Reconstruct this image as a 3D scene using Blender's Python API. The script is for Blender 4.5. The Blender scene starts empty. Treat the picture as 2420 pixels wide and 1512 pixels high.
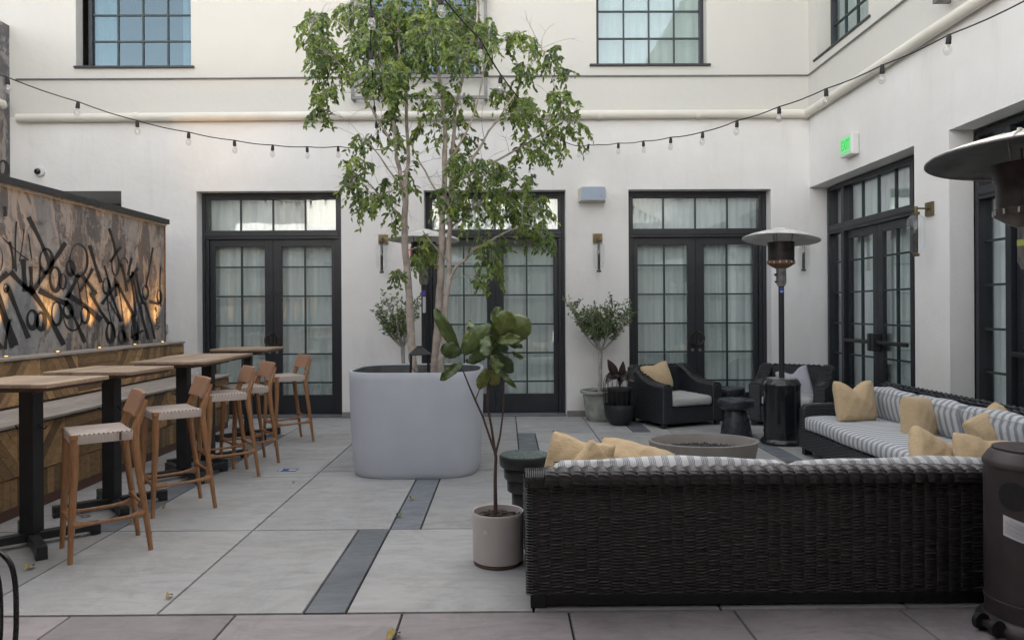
import bpy, math, random
import numpy as np
from mathutils import Vector, Matrix
R = math.radians
PI = math.pi
random.seed(7)
rng = np.random.RandomState(7)
sc = bpy.context.scene
COL = sc.collection
CAMH = 1.53

# a pixel of the 2420 px wide photograph at a chosen distance Y -> a point of the place
def P(px, py, Y):
    hz = 732 - .0055*(px-1195)
    return Vector(((px-1195)*Y/1748., Y, CAMH-(py-hz)*Y/1748.))

# ---------------------------------------------------------------- mesh builder
class MB:
    def __init__(s):
        s.v = []; s.f = []; s.tone = []; s.xf = None
    def add(s, vs, fs, tone=None):
        n = len(s.v)
        if s.xf is not None:
            vs = [s.xf @ Vector(p) for p in vs]
        s.v.extend([tuple(p) for p in vs])
        s.f.extend([tuple(i+n for i in f) for f in fs])
        s.tone.extend([.5 if tone is None else tone]*len(fs))
        return s
    def box(s, x0, x1, y0, y1, z0, z1, tone=None):
        return s.add([(x0,y0,z0),(x1,y0,z0),(x1,y1,z0),(x0,y1,z0),(x0,y0,z1),(x1,y0,z1),(x1,y1,z1),(x0,y1,z1)],
              [(0,3,2,1),(4,5,6,7),(0,1,5,4),(1,2,6,5),(2,3,7,6),(3,0,4,7)], tone)
    def frustum(s, cx, cy, z0, z1, a0, a1, b0=None, b1=None):
        b0 = a0 if b0 is None else b0; b1 = a1 if b1 is None else b1
        v = [(cx-a0,cy-b0,z0),(cx+a0,cy-b0,z0),(cx+a0,cy+b0,z0),(cx-a0,cy+b0,z0),(cx-a1,cy-b1,z1),(cx+a1,cy-b1,z1),(cx+a1,cy+b1,z1),(cx-a1,cy+b1,z1)]
        return s.add(v, [(0,3,2,1),(4,5,6,7),(0,1,5,4),(1,2,6,5),(2,3,7,6),(3,0,4,7)])
    def tube(s, pts, rad, seg=8, cap=True, sx=1.0):
        pts = [Vector(p) for p in pts]
        n = len(pts)
        if not hasattr(rad, '__len__'): rad = [rad]*n
        vs = []; fs = []
        prev = None
        for i in range(n):
            t = (pts[min(i+1,n-1)]-pts[max(i-1,0)])
            if t.length < 1e-9: t = Vector((0,0,1))
            t.normalize()
            if prev is None:
                a = Vector((0,0,1)) if abs(t.z) < .9 else Vector((1,0,0))
                nrm = (a - t*a.dot(t)).normalized()
            else:
                nrm = (prev - t*prev.dot(t))
                nrm = nrm.normalized() if nrm.length > 1e-6 else prev
            prev = nrm
            b = t.cross(nrm)
            for k in range(seg):
                a = 2*PI*k/seg
                vs.append(pts[i] + (nrm*math.cos(a)*sx + b*math.sin(a))*rad[i])
        for i in range(n-1):
            for k in range(seg):
                k2 = (k+1) % seg
                fs.append((i*seg+k, i*seg+k2, (i+1)*seg+k2, (i+1)*seg+k))
        if cap:
            fs.append(tuple(range(seg))[::-1]); fs.append(tuple(range((n-1)*seg, n*seg)))
        return s.add(vs, fs)
    def lathe(s, prof, c=(0,0,0), seg=32, sx=1, sy=1, cap=True, n=None):
        # prof: list of (r, z); n = superellipse power
        vs = []; fs = []
        for r, z in prof:
            for k in range(seg):
                a = 2*PI*k/seg
                ca, sa = math.cos(a), math.sin(a)
                if n:
                    ca = math.copysign(abs(ca)**(2./n), ca); sa = math.copysign(abs(sa)**(2./n), sa)
                vs.append((c[0]+r*ca*sx, c[1]+r*sa*sy, c[2]+z))
        m = len(prof)
        for i in range(m-1):
            for k in range(seg):
                k2 = (k+1) % seg
                fs.append((i*seg+k, i*seg+k2, (i+1)*seg+k2, (i+1)*seg+k))
        if cap:
            fs.append(tuple(range(seg))[::-1]); fs.append(tuple(range((m-1)*seg, m*seg)))
        return s.add(vs, fs)
    def prism(s, poly, axis, a0, a1, tone=None):
        # poly 2D extruded along axis; axis 'x': poly=(y,z); 'y': poly=(x,z); 'z': poly=(x,y)
        def q(p, a):
            return {'x': (a, p[0], p[1]), 'y': (p[0], a, p[1]), 'z': (p[0], p[1], a)}[axis]
        n = len(poly)
        vs = [q(p, a0) for p in poly]+[q(p, a1) for p in poly]
        fs = [tuple(range(n))[::-1], tuple(range(n, 2*n))]
        for i in range(n):
            j = (i+1) % n
            fs.append((i, j, n+j, n+i))
        return s.add(vs, fs, tone)
    def grid(s, F, nu, nv, tone=None, closeu=False):
        vs = [F(i/float(nu), j/float(nv)) for j in range(nv+1) for i in range(nu+1)]
        fs = [(j*(nu+1)+i, j*(nu+1)+i+1, (j+1)*(nu+1)+i+1, (j+1)*(nu+1)+i) for j in range(nv) for i in range(nu)]
        return s.add(vs, fs, tone)
    def build(s, name, mat, parent=None, loc=(0,0,0), rot=(0,0,0), smooth=False, bevel=0, seg=2, fix=True, subd=0):
        me = bpy.data.meshes.new(name)
        me.from_pydata(s.v, [], s.f)
        at = me.attributes.new('tone', 'FLOAT', 'FACE')
        at.data.foreach_set('value', np.array(s.tone, dtype=np.float32))
        me.materials.append(M[mat] if isinstance(mat, str) else mat)
        if fix:
            import bmesh
            bm = bmesh.new(); bm.from_mesh(me)
            bmesh.ops.recalc_face_normals(bm, faces=bm.faces)
            bm.to_mesh(me); bm.free()
        if smooth:
            me.polygons.foreach_set('use_smooth', [True]*len(me.polygons))
            try: me.set_sharp_from_angle(angle=R(42))
            except Exception: pass
        o = bpy.data.objects.new(name, me); COL.objects.link(o)
        o.parent = parent; o.location = loc; o.rotation_euler = rot
        if bevel:
            b = o.modifiers.new('bevel', 'BEVEL'); b.width = bevel; b.segments = seg; b.limit_method = 'ANGLE'; b.angle_limit = R(35)
            b.harden_normals = False
        if subd:
            b = o.modifiers.new('sub', 'SUBSURF'); b.levels = subd; b.render_levels = subd
        return o

def tag(o, label=None, cat=None, group=None, kind=None):
    if label: o['label'] = label
    if cat: o['category'] = cat
    if group: o['group'] = group
    if kind: o['kind'] = kind
    return o
def thing(name, loc, rz=0, label=None, cat=None, group=None):
    o = bpy.data.objects.new(name, None); COL.objects.link(o)
    o.empty_display_size = .1
    o.location = loc; o.rotation_euler = (0,0,rz)
    return tag(o, label, cat, group)
def copy_tree(o, parent=None):
    c = o.copy(); COL.objects.link(c); c.parent = parent
    for ch in [x for x in bpy.data.objects if x.parent == o]:
        copy_tree(ch, c)
    return c

# ---------------------------------------------------------------- materials
M = {}
def nt_new(name):
    m = bpy.data.materials.new(name); m.use_nodes = True
    nt = m.node_tree
    b = nt.nodes['Principled BSDF']
    M[name] = m
    return m, nt, b
def N(nt, t, **kw):
    n = nt.nodes.new(t)
    for k, v in kw.items(): setattr(n, k, v)
    return n
def ramp(nt, fac, stops, interp='LINEAR'):
    r = N(nt, 'ShaderNodeValToRGB'); r.color_ramp.interpolation = interp
    els = r.color_ramp.elements
    while len(els) < len(stops): els.new(.5)
    for e, (p, c) in zip(els, stops):
        e.position = p; e.color = (c[0], c[1], c[2], 1) if hasattr(c, '__len__') else (c, c, c, 1)
    nt.links.new(fac, r.inputs[0]); return r.outputs[0]
def mapping(nt, scale=(1,1,1), rot=(0,0,0), coord='Object'):
    tc = N(nt, 'ShaderNodeTexCoord'); mp = N(nt, 'ShaderNodeMapping')
    mp.inputs['Scale'].default_value = scale; mp.inputs['Rotation'].default_value = rot
    nt.links.new(tc.outputs[coord], mp.inputs[0]); return mp.outputs[0]
def noise(nt, vec, scale, detail=4, rough=.55, dist=0):
    n = N(nt, 'ShaderNodeTexNoise'); n.inputs['Scale'].default_value = scale
    n.inputs['Detail'].default_value = detail; n.inputs['Roughness'].default_value = rough
    n.inputs['Distortion'].default_value = dist
    nt.links.new(vec, n.inputs['Vector']); return n.outputs[0]
def mixc(nt, fac, a, b, mode='MIX'):
    m = N(nt, 'ShaderNodeMix', data_type='RGBA', blend_type=mode)
    for sock, v in ((m.inputs[0], fac), (m.inputs[6], a), (m.inputs[7], b)):
        if hasattr(v, 'links'): nt.links.new(v, sock)
        else: sock.default_value = v if not hasattr(v, '__len__') else (v[0], v[1], v[2], 1)
    return m.outputs[2]
def math_(nt, op, a, b=None, c=None):
    m = N(nt, 'ShaderNodeMath', operation=op)
    for i, v in enumerate((a, b, c)):
        if v is None: continue
        if hasattr(v, 'links'): nt.links.new(v, m.inputs[i])
        else: m.inputs[i].default_value = v
    return m.outputs[0]
def bump(nt, b, h, strength=.3, dist=.01):
    n = N(nt, 'ShaderNodeBump'); n.inputs['Strength'].default_value = strength; n.inputs['Distance'].default_value = dist
    nt.links.new(h, n.inputs['Height']); nt.links.new(n.outputs[0], b.inputs['Normal'])
def setc(nt, b, c):
    if hasattr(c, 'links'): nt.links.new(c, b.inputs['Base Color'])
    else: b.inputs['Base Color'].default_value = (c[0], c[1], c[2], 1)
def basic(name, col, rough=.5, metal=0, var=.12, vscale=8, bmp=0, bscale=60, spec=.5, coat=0):
    m, nt, b = nt_new(name)
    v = mapping(nt)
    n = noise(nt, v, vscale, 5)
    lo = tuple(max(0, x*(1-var)) for x in col); hi = tuple(min(1, x*(1+var)) for x in col)
    setc(nt, b, ramp(nt, n, [(.3, lo), (.7, hi)]))
    b.inputs['Roughness'].default_value = rough; b.inputs['Metallic'].default_value = metal
    b.inputs['Specular IOR Level'].default_value = spec
    b.inputs['Coat Weight'].default_value = coat
    rn = noise(nt, v, vscale*3, 4)
    nt.links.new(ramp(nt, rn, [(.3, max(0, rough-.08)), (.7, min(1, rough+.08))]), b.inputs['Roughness'])
    if bmp: bump(nt, b, noise(nt, v, bscale, 4), bmp, .004)
    return m

def mat_stucco():
    m, nt, b = nt_new('stucco')
    tc = N(nt, 'ShaderNodeTexCoord'); v = tc.outputs['Object']
    sep = N(nt, 'ShaderNodeSeparateXYZ'); nt.links.new(v, sep.inputs[0])
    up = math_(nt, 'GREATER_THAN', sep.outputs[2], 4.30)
    base = mixc(nt, up, (.81,.80,.785), (.57,.56,.52))  # two paint tones, upper dimmed and lower raised to even out sky light
    n1 = noise(nt, v, .7, 5, .6)
    base = mixc(nt, ramp(nt, n1, [(.35, 0), (.75, .5)]), base, (.62,.585,.53))
    mp = mapping(nt, (3, 3, .35))
    n2 = noise(nt, mp, 1.6, 6, .65)
    base = mixc(nt, ramp(nt, n2, [(.55, 0), (.8, .3)]), base, (.52,.50,.46))
    setc(nt, b, base); b.inputs['Roughness'].default_value = .9
    hh = math_(nt, 'ADD', noise(nt, v, 5, 5, .6), math_(nt, 'MULTIPLY', noise(nt, v, 60, 3), .12))
    bump(nt, b, hh, .35, .02)
mat_stucco()

def mat_concrete(name, a, b2, dark, sc1=1.3, rough=.55):
    m, nt, b = nt_new(name)
    v = mapping(nt)
    at = N(nt, 'ShaderNodeAttribute', attribute_name='tone')
    n1 = noise(nt, v, sc1, 6, .65, .6)
    c = ramp(nt, n1, [(.3, a), (.7, b2)])
    mp = mapping(nt, (1, 3.2, 1))
    n2 = noise(nt, mp, 2.2, 7, .7, 1.2)
    c = mixc(nt, ramp(nt, n2, [(.46, 0), (.72, .6)]), c, dark)
    n3 = noise(nt, v, 26, 6, .7)
    c = mixc(nt, ramp(nt, n3, [(.60, 0), (.72, .5)]), c, dark)
    n4 = noise(nt, v, .55, 8, .75, 2.0)
    c = mixc(nt, ramp(nt, n4, [(.50, 0), (.545, .35), (.60, .1), (.7, .4)]), c, dark)
    tn = ramp(nt, at.outputs['Fac'], [(0, .80), (1, 1.14)])
    c = mixc(nt, 1.0, c, tn, 'MULTIPLY')
    setc(nt, b, c)
    nt.links.new(ramp(nt, n2, [(.3, rough-.15), (.7, rough+.15)]), b.inputs['Roughness'])
    bump(nt, b, noise(nt, v, 40, 5), .12, .004)
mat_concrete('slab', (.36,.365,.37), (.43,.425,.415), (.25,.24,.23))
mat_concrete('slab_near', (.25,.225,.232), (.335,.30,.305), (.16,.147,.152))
mat_concrete('slate', (.14,.155,.175), (.19,.205,.225), (.10,.11,.12), 3, .5)
basic('joint', (.035,.035,.038), .95)
basic('black_frame', (.020,.022,.027), .42, var=.15, vscale=3)
basic('muntin', (.022,.035,.036), .45, var=.15)
basic('black_metal', (.016,.018,.021), .45, 0, .2, 6)
basic('heater_black', (.012,.013,.017), .16, 0, .2, 4, coat=.3)
basic('heater_brown', (.060,.048,.050), .5, .3, .18, 5, .05, 90)
basic('steel', (.42,.42,.42), .34, .9, .2, 14)
basic('steel_worn', (.28,.27,.27), .42, .8, .35, 20, .1, 60)
basic('hood_metal', (.66,.65,.62), .45, .25, .2, 5)
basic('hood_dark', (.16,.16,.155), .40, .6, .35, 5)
basic('burner', (.035,.028,.028), .38, .6, .5, 12, .2, 90)
basic('rust', (.20,.12,.07), .65, .5, .5, 18)
basic('steel_rusty', (.10,.085,.075), .45, .6, .5, 16)
basic('bronze', (.17,.135,.075), .42, .8, .3, 14)
basic('bronze_dark', (.075,.065,.055), .45, .8, .4, 20)
basic('pipe_paint', (.68,.65,.58), .75, var=.06, vscale=2)
basic('sill_grey', (.28,.28,.26), .6)
basic('guard_grey', (.17,.17,.165), .5, .3)
basic('planter_blue', (.475,.505,.565), .55, var=.06, vscale=2.5, bmp=.08, bscale=30)
basic('planter_in', (.10,.105,.105), .8, var=.3, vscale=6)
basic('pot_white', (.52,.48,.465), .6, var=.07, vscale=3, bmp=.05)
basic('soil', (.045,.035,.030), .95, var=.5, vscale=30, bmp=1, bscale=50)
basic('bark_pale', (.40,.345,.30), .85, var=.28, vscale=14, bmp=.6, bscale=40)
basic('bark_grey', (.36,.34,.32), .85, var=.25, vscale=18, bmp=.5, bscale=50)
basic('bark_brown', (.085,.05,.042), .8, var=.3, vscale=25, bmp=.5, bscale=60)
basic('pit_concrete', (.235,.215,.20), .7, var=.14, vscale=4, bmp=.1)
basic('lava', (.035,.032,.036), .7, var=.6, vscale=40)
basic('stool_black', (.028,.032,.040), .30, var=.2, vscale=6)
basic('stool_green', (.014,.018,.019), .35, var=.4, vscale=9)
basic('seat_grey', (.40,.40,.39), .9, var=.06, vscale=5, bmp=.2, bscale=200)
basic('pillow_grey', (.42,.41,.46), .9, var=.06, vscale=5, bmp=.25, bscale=200)
basic('white_plastic', (.68,.68,.66), .4, var=.04)
basic('speaker_grille', (.36,.42,.50), .6, var=.04)
basic('cream_plastic', (.62,.62,.52), .5, var=.04)
basic('red_plastic', (.55,.03,.05), .4)
basic('blue_label', (.03,.07,.25), .5)
basic('purple_label', (.12,.08,.42), .5)
basic('paper', (.62,.62,.64), .7, var=.05)
basic('ink', (.16,.17,.20), .8)
basic('yellow_tape', (.50,.55,.12), .5)
basic('box_grey', (.34,.40,.46), .5)
basic('interior', (.16,.17,.17), .9)
basic('lid_dark', (.020,.022,.026), .5)
basic('bulb_filament', (.55,.40,.22), .5)
basic('rubber', (.012,.012,.012), .6)
basic('paint_black', (.018,.018,.020), .55, var=.3, vscale=20)
basic('dry_leaf', (.30,.22,.05), .7, var=.4, vscale=20)
basic('hoop_black', (.012,.012,.014), .25)
basic('stone_edge', (.24,.22,.21), .85, var=.2)
basic('clay_green', (.30,.31,.285), .8, var=.4, vscale=7, bmp=.4, bscale=25)

def mat_glass(name, tint=(.93,.97,.96), refl=.16, col=(.9,.95,1), edge=.8):
    m = bpy.data.materials.new(name); m.use_nodes = True; nt = m.node_tree; M[name] = m
    nt.nodes.clear()
    out = N(nt, 'ShaderNodeOutputMaterial'); mix = N(nt, 'ShaderNodeMixShader')
    tr = N(nt, 'ShaderNodeBsdfTransparent'); tr.inputs[0].default_value = (*tint, 1)
    gl = N(nt, 'ShaderNodeBsdfGlossy'); gl.inputs[0].default_value = (*col, 1); gl.inputs['Roughness'].default_value = .015
    v = mapping(nt); n = noise(nt, v, 1.6, 2)
    bp = N(nt, 'ShaderNodeBump'); bp.inputs['Strength'].default_value = .06; bp.inputs['Distance'].default_value = .02
    nt.links.new(n, bp.inputs['Height']); nt.links.new(bp.outputs[0], gl.inputs['Normal'])
    lw = N(nt, 'ShaderNodeLayerWeight'); lw.inputs[0].default_value = .5
    f = math_(nt, 'ADD', math_(nt, 'MULTIPLY', math_(nt, 'POWER', lw.outputs['Facing'], 4.0), edge), refl)
    f = math_(nt, 'MINIMUM', f, 1.0)
    nt.links.new(f, mix.inputs[0]); nt.links.new(tr.outputs[0], mix.inputs[1]); nt.links.new(gl.outputs[0], mix.inputs[2])
    nt.links.new(mix.outputs[0], out.inputs[0])
mat_glass('glass', (.95,.97,.965), refl=.11)
mat_glass('glass_sky_tint', (.62,.72,.75), .20, (.33,.41,.46))  # blue of the reflected sky is put into the glass colour
mat_glass('glass_up', (.80,.85,.84), .10)  # tint darkened to offset the stronger sky light on upper windows
mat_glass('lamp_glass', (.97,.98,.98), .05, edge=.6)
mat_glass('bulb_glass', (.93,.92,.90), .16, edge=.7)

def mat_wood(name, a, b2, dark, grain=(1,1,1), rough=.55, tone=.0, scale=6):
    m, nt, b = nt_new(name)
    v = mapping(nt, grain)
    n = noise(nt, v, scale, 6, .6, 1.5)
    c = ramp(nt, n, [(.25, dark), (.5, a), (.75, b2)])
    if tone:
        at = N(nt, 'ShaderNodeAttribute', attribute_name='tone')
        tn = ramp(nt, at.outputs['Fac'], [(0, (1-tone, (1-tone)*.97, (1-tone)*.93)), (1, (1+tone, 1+tone*.9, 1+tone*.7))])
        c = mixc(nt, 1.0, c, tn, 'MULTIPLY')
    setc(nt, b, c); b.inputs['Roughness'].default_value = rough
    bump(nt, b, n, .15, .003)
mat_wood('teak', (.33,.165,.075), (.40,.21,.10), (.20,.09,.04), (6,6,1), .45)
mat_wood('teak_back', (.36,.20,.125), (.42,.25,.16), (.27,.14,.085), (2,10,10), .5)
mat_wood('table_top', (.34,.255,.185), (.42,.33,.25), (.22,.15,.105), (1.2,14,14), .6, .18, 4)
mat_wood('table_edge', (.12,.06,.045), (.15,.08,.06), (.07,.035,.03), (2,8,8), .6)
mat_wood('ipe', (.29,.185,.092), (.37,.25,.14), (.17,.10,.052), (5,2,5), .5, .55, 4)
mat_wood('deck_grey', (.33,.30,.275), (.43,.40,.375), (.20,.175,.155), (14,1.2,14), .7, .15, 3)

def mat_wicker(name, col, hi, pu=.062, pv=.015, st=1.0):
    m, nt, b = nt_new(name)
    tc = N(nt, 'ShaderNodeTexCoord'); sep = N(nt, 'ShaderNodeSeparateXYZ'); nt.links.new(tc.outputs['Object'], sep.inputs[0])
    u = math_(nt, 'DIVIDE', math_(nt, 'ADD', sep.outputs[0], sep.outputs[1]), pu)
    n0 = noise(nt, tc.outputs['Object'], 7, 2)
    v = math_(nt, 'ADD', math_(nt, 'DIVIDE', sep.outputs[2], pv), math_(nt, 'MULTIPLY', n0, 1.2))
    row = math_(nt, 'ABSOLUTE', math_(nt, 'SINE', math_(nt, 'MULTIPLY', v, PI)))
    ph = math_(nt, 'MULTIPLY', math_(nt, 'ADD', u, math_(nt, 'FLOOR', v)), PI)
    over = math_(nt, 'ADD', math_(nt, 'MULTIPLY', math_(nt, 'SINE', ph), .42), .58)
    h = math_(nt, 'MULTIPLY', row, over)
    setc(nt, b, ramp(nt, h, [(.05, tuple(x*.35 for x in col)), (.55, col), (.95, hi)]))  # gap shade and strand highlights put into the colour by weave height
    b.inputs['Roughness'].default_value = .38
    bump(nt, b, h, st, .012)
mat_wicker('wicker', (.026,.029,.037), (.050,.055,.068))
mat_wicker('wicker_fine', (.026,.029,.037), (.055,.060,.072), .055, .019)
basic('strand', (.025,.0235,.025), .36, 0, .45, 30)

def mat_stripe(name, pitch, cols, base=.0, rough=.9, wob=.004):
    m, nt, b = nt_new(name)
    tc = N(nt, 'ShaderNodeTexCoord'); sep = N(nt, 'ShaderNodeSeparateXYZ'); nt.links.new(tc.outputs['Object'], sep.inputs[0])
    n = noise(nt, tc.outputs['Object'], 6, 3)
    x = math_(nt, 'ADD', sep.outputs[0], math_(nt, 'MULTIPLY', n, wob*4))
    f = math_(nt, 'FRACT', math_(nt, 'DIVIDE', x, pitch))
    setc(nt, b, ramp(nt, f, cols, 'CONSTANT')); b.inputs['Roughness'].default_value = rough
    bump(nt, b, noise(nt, tc.outputs['Object'], 14, 4), .35, .012)
W_ = (.56,.565,.57); G_ = (.26,.285,.32); D_ = (.10,.11,.12); L_=(.36,.38,.41)
mat_stripe('ticking', .080, [(0, W_), (.30, L_), (.36, G_), (.72, L_), (.78, W_)])
mat_stripe('ticking_dark', .070, [(0, W_), (.38, D_), (.43, W_), (.49, D_), (.53, L_), (.70, D_), (.74, W_), (.80, D_), (.85, W_)])

def mat_fabric(name, a, b2):
    m, nt, b = nt_new(name)
    v = mapping(nt, (1,1,9)); n = noise(nt, v, 22, 4, .6)
    setc(nt, b, ramp(nt, n, [(.3, a), (.7, b2)])); b.inputs['Roughness'].default_value = .92
    b.inputs['Sheen Weight'].default_value = .15
    v2 = mapping(nt)
    h = math_(nt, 'ADD', noise(nt, v2, 9, 4, .6, .8), math_(nt, 'MULTIPLY', n, .25))
    bump(nt, b, h, .55, .025)
mat_fabric('mustard', (.51,.375,.215), (.61,.465,.285))

def mat_cord():
    m, nt, b = nt_new('cord')
    tc = N(nt, 'ShaderNodeTexCoord'); sep = N(nt, 'ShaderNodeSeparateXYZ'); nt.links.new(tc.outputs['Object'], sep.inputs[0])
    a = math_(nt, 'SINE', math_(nt, 'MULTIPLY', sep.outputs[0], 2*PI/.026))
    c = math_(nt, 'SINE', math_(nt, 'MULTIPLY', sep.outputs[1], 2*PI/.030))
    up = math_(nt, 'GREATER_THAN', sep.outputs[2], .772)
    h = math_(nt, 'MULTIPLY', math_(nt, 'MULTIPLY', a, c), up)
    fine = math_(nt, 'MULTIPLY', math_(nt, 'SINE', math_(nt, 'MULTIPLY', math_(nt, 'ADD', sep.outputs[0], sep.outputs[1]), 2*PI/.008)), .25)
    hh = math_(nt, 'ADD', h, fine)
    setc(nt, b, ramp(nt, math_(nt, 'ADD', math_(nt, 'MULTIPLY', h, .5), .5), [(.08, (.20,.16,.14)), (.35, (.50,.42,.37)), (.9, (.58,.50,.45))]))
    b.inputs['Roughness'].default_value = .85
    bump(nt, b, hh, .6, .006)
mat_cord()

def mat_leaf(name, stops, rough=.38, trans=.15, sc_=2.5):
    m, nt, b = nt_new(name)
    at = N(nt, 'ShaderNodeAttribute', attribute_name='tone')
    n = noise(nt, mapping(nt), sc_, 3)
    f = math_(nt, 'ADD', math_(nt, 'MULTIPLY', at.outputs['Fac'], .75), math_(nt, 'MULTIPLY', n, .25))
    setc(nt, b, ramp(nt, f, stops)); b.inputs['Roughness'].default_value = rough
    b.inputs['Transmission Weight'].default_value = 0
    out = nt.nodes['Material Output']
    tl = N(nt, 'ShaderNodeBsdfTranslucent'); mx = N(nt, 'ShaderNodeMixShader'); mx.inputs[0].default_value = trans
    nt.links.new(ramp(nt, f, [(p, tuple(min(1, x*1.6) for x in c)) for p, c in stops]), tl.inputs[0])
    nt.links.new(b.outputs[0], mx.inputs[1]); nt.links.new(tl.outputs[0], mx.inputs[2]); nt.links.new(mx.outputs[0], out.inputs[0])
mat_leaf('leaf_ficus', trans=.28, rough=.36, stops=[(.12, (.046,.084,.026)), (.45, (.12,.182,.036)), (.8, (.25,.32,.055)), (.97, (.36,.35,.09))])
mat_leaf('leaf_olive', [(.15, (.05,.085,.032)), (.5, (.11,.165,.05)), (.85, (.19,.25,.07))])
mat_leaf('leaf_fiddle', stops=[(.1, (.045,.080,.040)), (.5, (.105,.155,.042)), (.95, (.24,.26,.07))], rough=.33, trans=.2, sc_=6)
mat_leaf('leaf_burgundy', [(.1, (.022,.016,.016)), (.5, (.045,.018,.018)), (.9, (.10,.12,.10))], .25, .05)

def mat_curtain():
    m, nt, b = nt_new('curtain')
    v = mapping(nt, (5,1,.15)); n = noise(nt, v, 3, 4)
    setc(nt, b, ramp(nt, n, [(.3, (.66,.715,.695)), (.7, (.80,.84,.825))])); b.inputs['Roughness'].default_value = .95
mat_curtain()

def mat_mural(name, warm=1.0):
    m, nt, b = nt_new(name)
    tc = N(nt, 'ShaderNodeTexCoord'); v = tc.outputs['Object']
    mp = mapping(nt, (1, 1.0, .34))
    n1 = noise(nt, mp, 1.25, 8, .62, .35)
    c = ramp(nt, n1, [(.30, (.085,.08,.085)), (.385, (.15,.125,.11)), (.40, (.33,.275,.235)), (.42, (.30,.26,.23)), (.445, (.105,.10,.105)), (.525, (.135,.13,.135)), (.535, (.36,.30,.26)), (.56, (.31,.285,.27)), (.58, (.19,.195,.205)), (.66, (.30,.30,.30)), (.68, (.15,.135,.11)), (.75, (.34,.30,.27))])
    mp2 = mapping(nt, (1, 1.3, .8))
    n2 = noise(nt, mp2, 2.2, 12, .82, .3)
    c = mixc(nt, ramp(nt, n2, [(.53, 0), (.56, .7)]), c, (.34,.325,.32))
    n3 = noise(nt, v, 3.0, 10, .8, 1.0)
    c = mixc(nt, ramp(nt, n3, [(.53, 0), (.63, .8)]), c, (.075,.072,.078))
    n4 = noise(nt, mapping(nt, (1, 1.2, .6)), 1.7, 10, .75)
    c = mixc(nt, ramp(nt, n4, [(.60, 0), (.62, .8)]), c, (.40,.31,.25))
    n5 = noise(nt, v, 13, 8, .8)
    c = mixc(nt, ramp(nt, n5, [(.60, 0), (.66, .5)]), c, (.44,.42,.40))
    setc(nt, b, c); b.inputs['Roughness'].default_value = .8
    bump(nt, b, n3, .25, .01)
mat_mural('mural')

def emis(name, col, st):
    m, nt, b = nt_new(name)
    b.inputs['Base Color'].default_value = (*col, 1)
    b.inputs['Emission Color'].default_value = (*col, 1); b.inputs['Emission Strength'].default_value = st
emis('exit_green', (.03,.55,.07), .10)
emis('exit_pale', (.20,.72,.28), .06)
emis('uplight_lens', (1,.55,.15), 2)
emis('ember', (1,.14,.03), .22)

# ---------------------------------------------------------------- camera, world, sun
cam = bpy.data.cameras.new('camera'); co = bpy.data.objects.new('camera', cam); COL.objects.link(co)
cam.lens = 26; cam.sensor_width = 36; cam.sensor_fit = 'HORIZONTAL'; cam.shift_y = -24/2420.; cam.clip_end = 400; cam.clip_start = .05
co.matrix_world = Matrix.Translation((0,0,CAMH)) @ Matrix.Rotation(R(-.49), 4, 'Z') @ Matrix.Rotation(R(90), 4, 'X') @ Matrix.Rotation(R(-.315), 4, 'Z')
sc.camera = co
w = bpy.data.worlds.new('World'); sc.world = w; w.use_nodes = True
nt = w.node_tree; bg = nt.nodes['Background']
sky = nt.nodes.new('ShaderNodeTexSky'); sky.sky_type = 'NISHITA'; sky.sun_disc = False
SUN_EL, SUN_AZ = 38, 12       # behind the back building: the whole court lies in its shade
sky.sun_elevation = R(SUN_EL); sky.sun_rotation = R(SUN_AZ); sky.air_density = 1.0; sky.dust_density = 2.5; sky.ozone_density = .8
hs = nt.nodes.new('ShaderNodeHueSaturation'); hs.inputs['Saturation'].default_value = .30
nt.links.new(sky.outputs[0], hs.inputs['Color']); tint = nt.nodes.new('ShaderNodeMix'); tint.data_type = 'RGBA'; tint.blend_type = 'MULTIPLY'; tint.inputs[0].default_value = 1; tint.inputs[7].default_value = (1.035,1.0,.95,1)
nt.links.new(hs.outputs[0], tint.inputs[6]); nt.links.new(tint.outputs[2], bg.inputs[0]); bg.inputs[1].default_value = .15
sl = bpy.data.lights.new('sun', 'SUN'); sl.energy = 3.2; sl.angle = R(.6); sl.color = (1,.93,.82)
so = bpy.data.objects.new('sun', sl); COL.objects.link(so)
d = Vector((math.sin(R(SUN_AZ))*math.cos(R(SUN_EL)), math.cos(R(SUN_AZ))*math.cos(R(SUN_EL)), math.sin(R(SUN_EL))))
so.rotation_euler = (-d).to_track_quat('-Z', 'Y').to_euler()
sc.view_settings.view_transform = 'Standard'; sc.view_settings.look = 'None'; sc.view_settings.gamma = 1
sc.view_settings.exposure = 2.30
sc.cycles.max_bounces = 8; sc.cycles.transparent_max_bounces = 12

# ---------------------------------------------------------------- ground
YB = 10.57; XR = 4.365; XL = -7.03
mb = MB(); mb.add([(-40,-40,-.02),(40,-40,-.02),(40,60,-.02),(-40,60,-.02)], [(0,1,2,3)])
tag(mb.build('ground', 'joint', fix=False), kind='structure')

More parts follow.
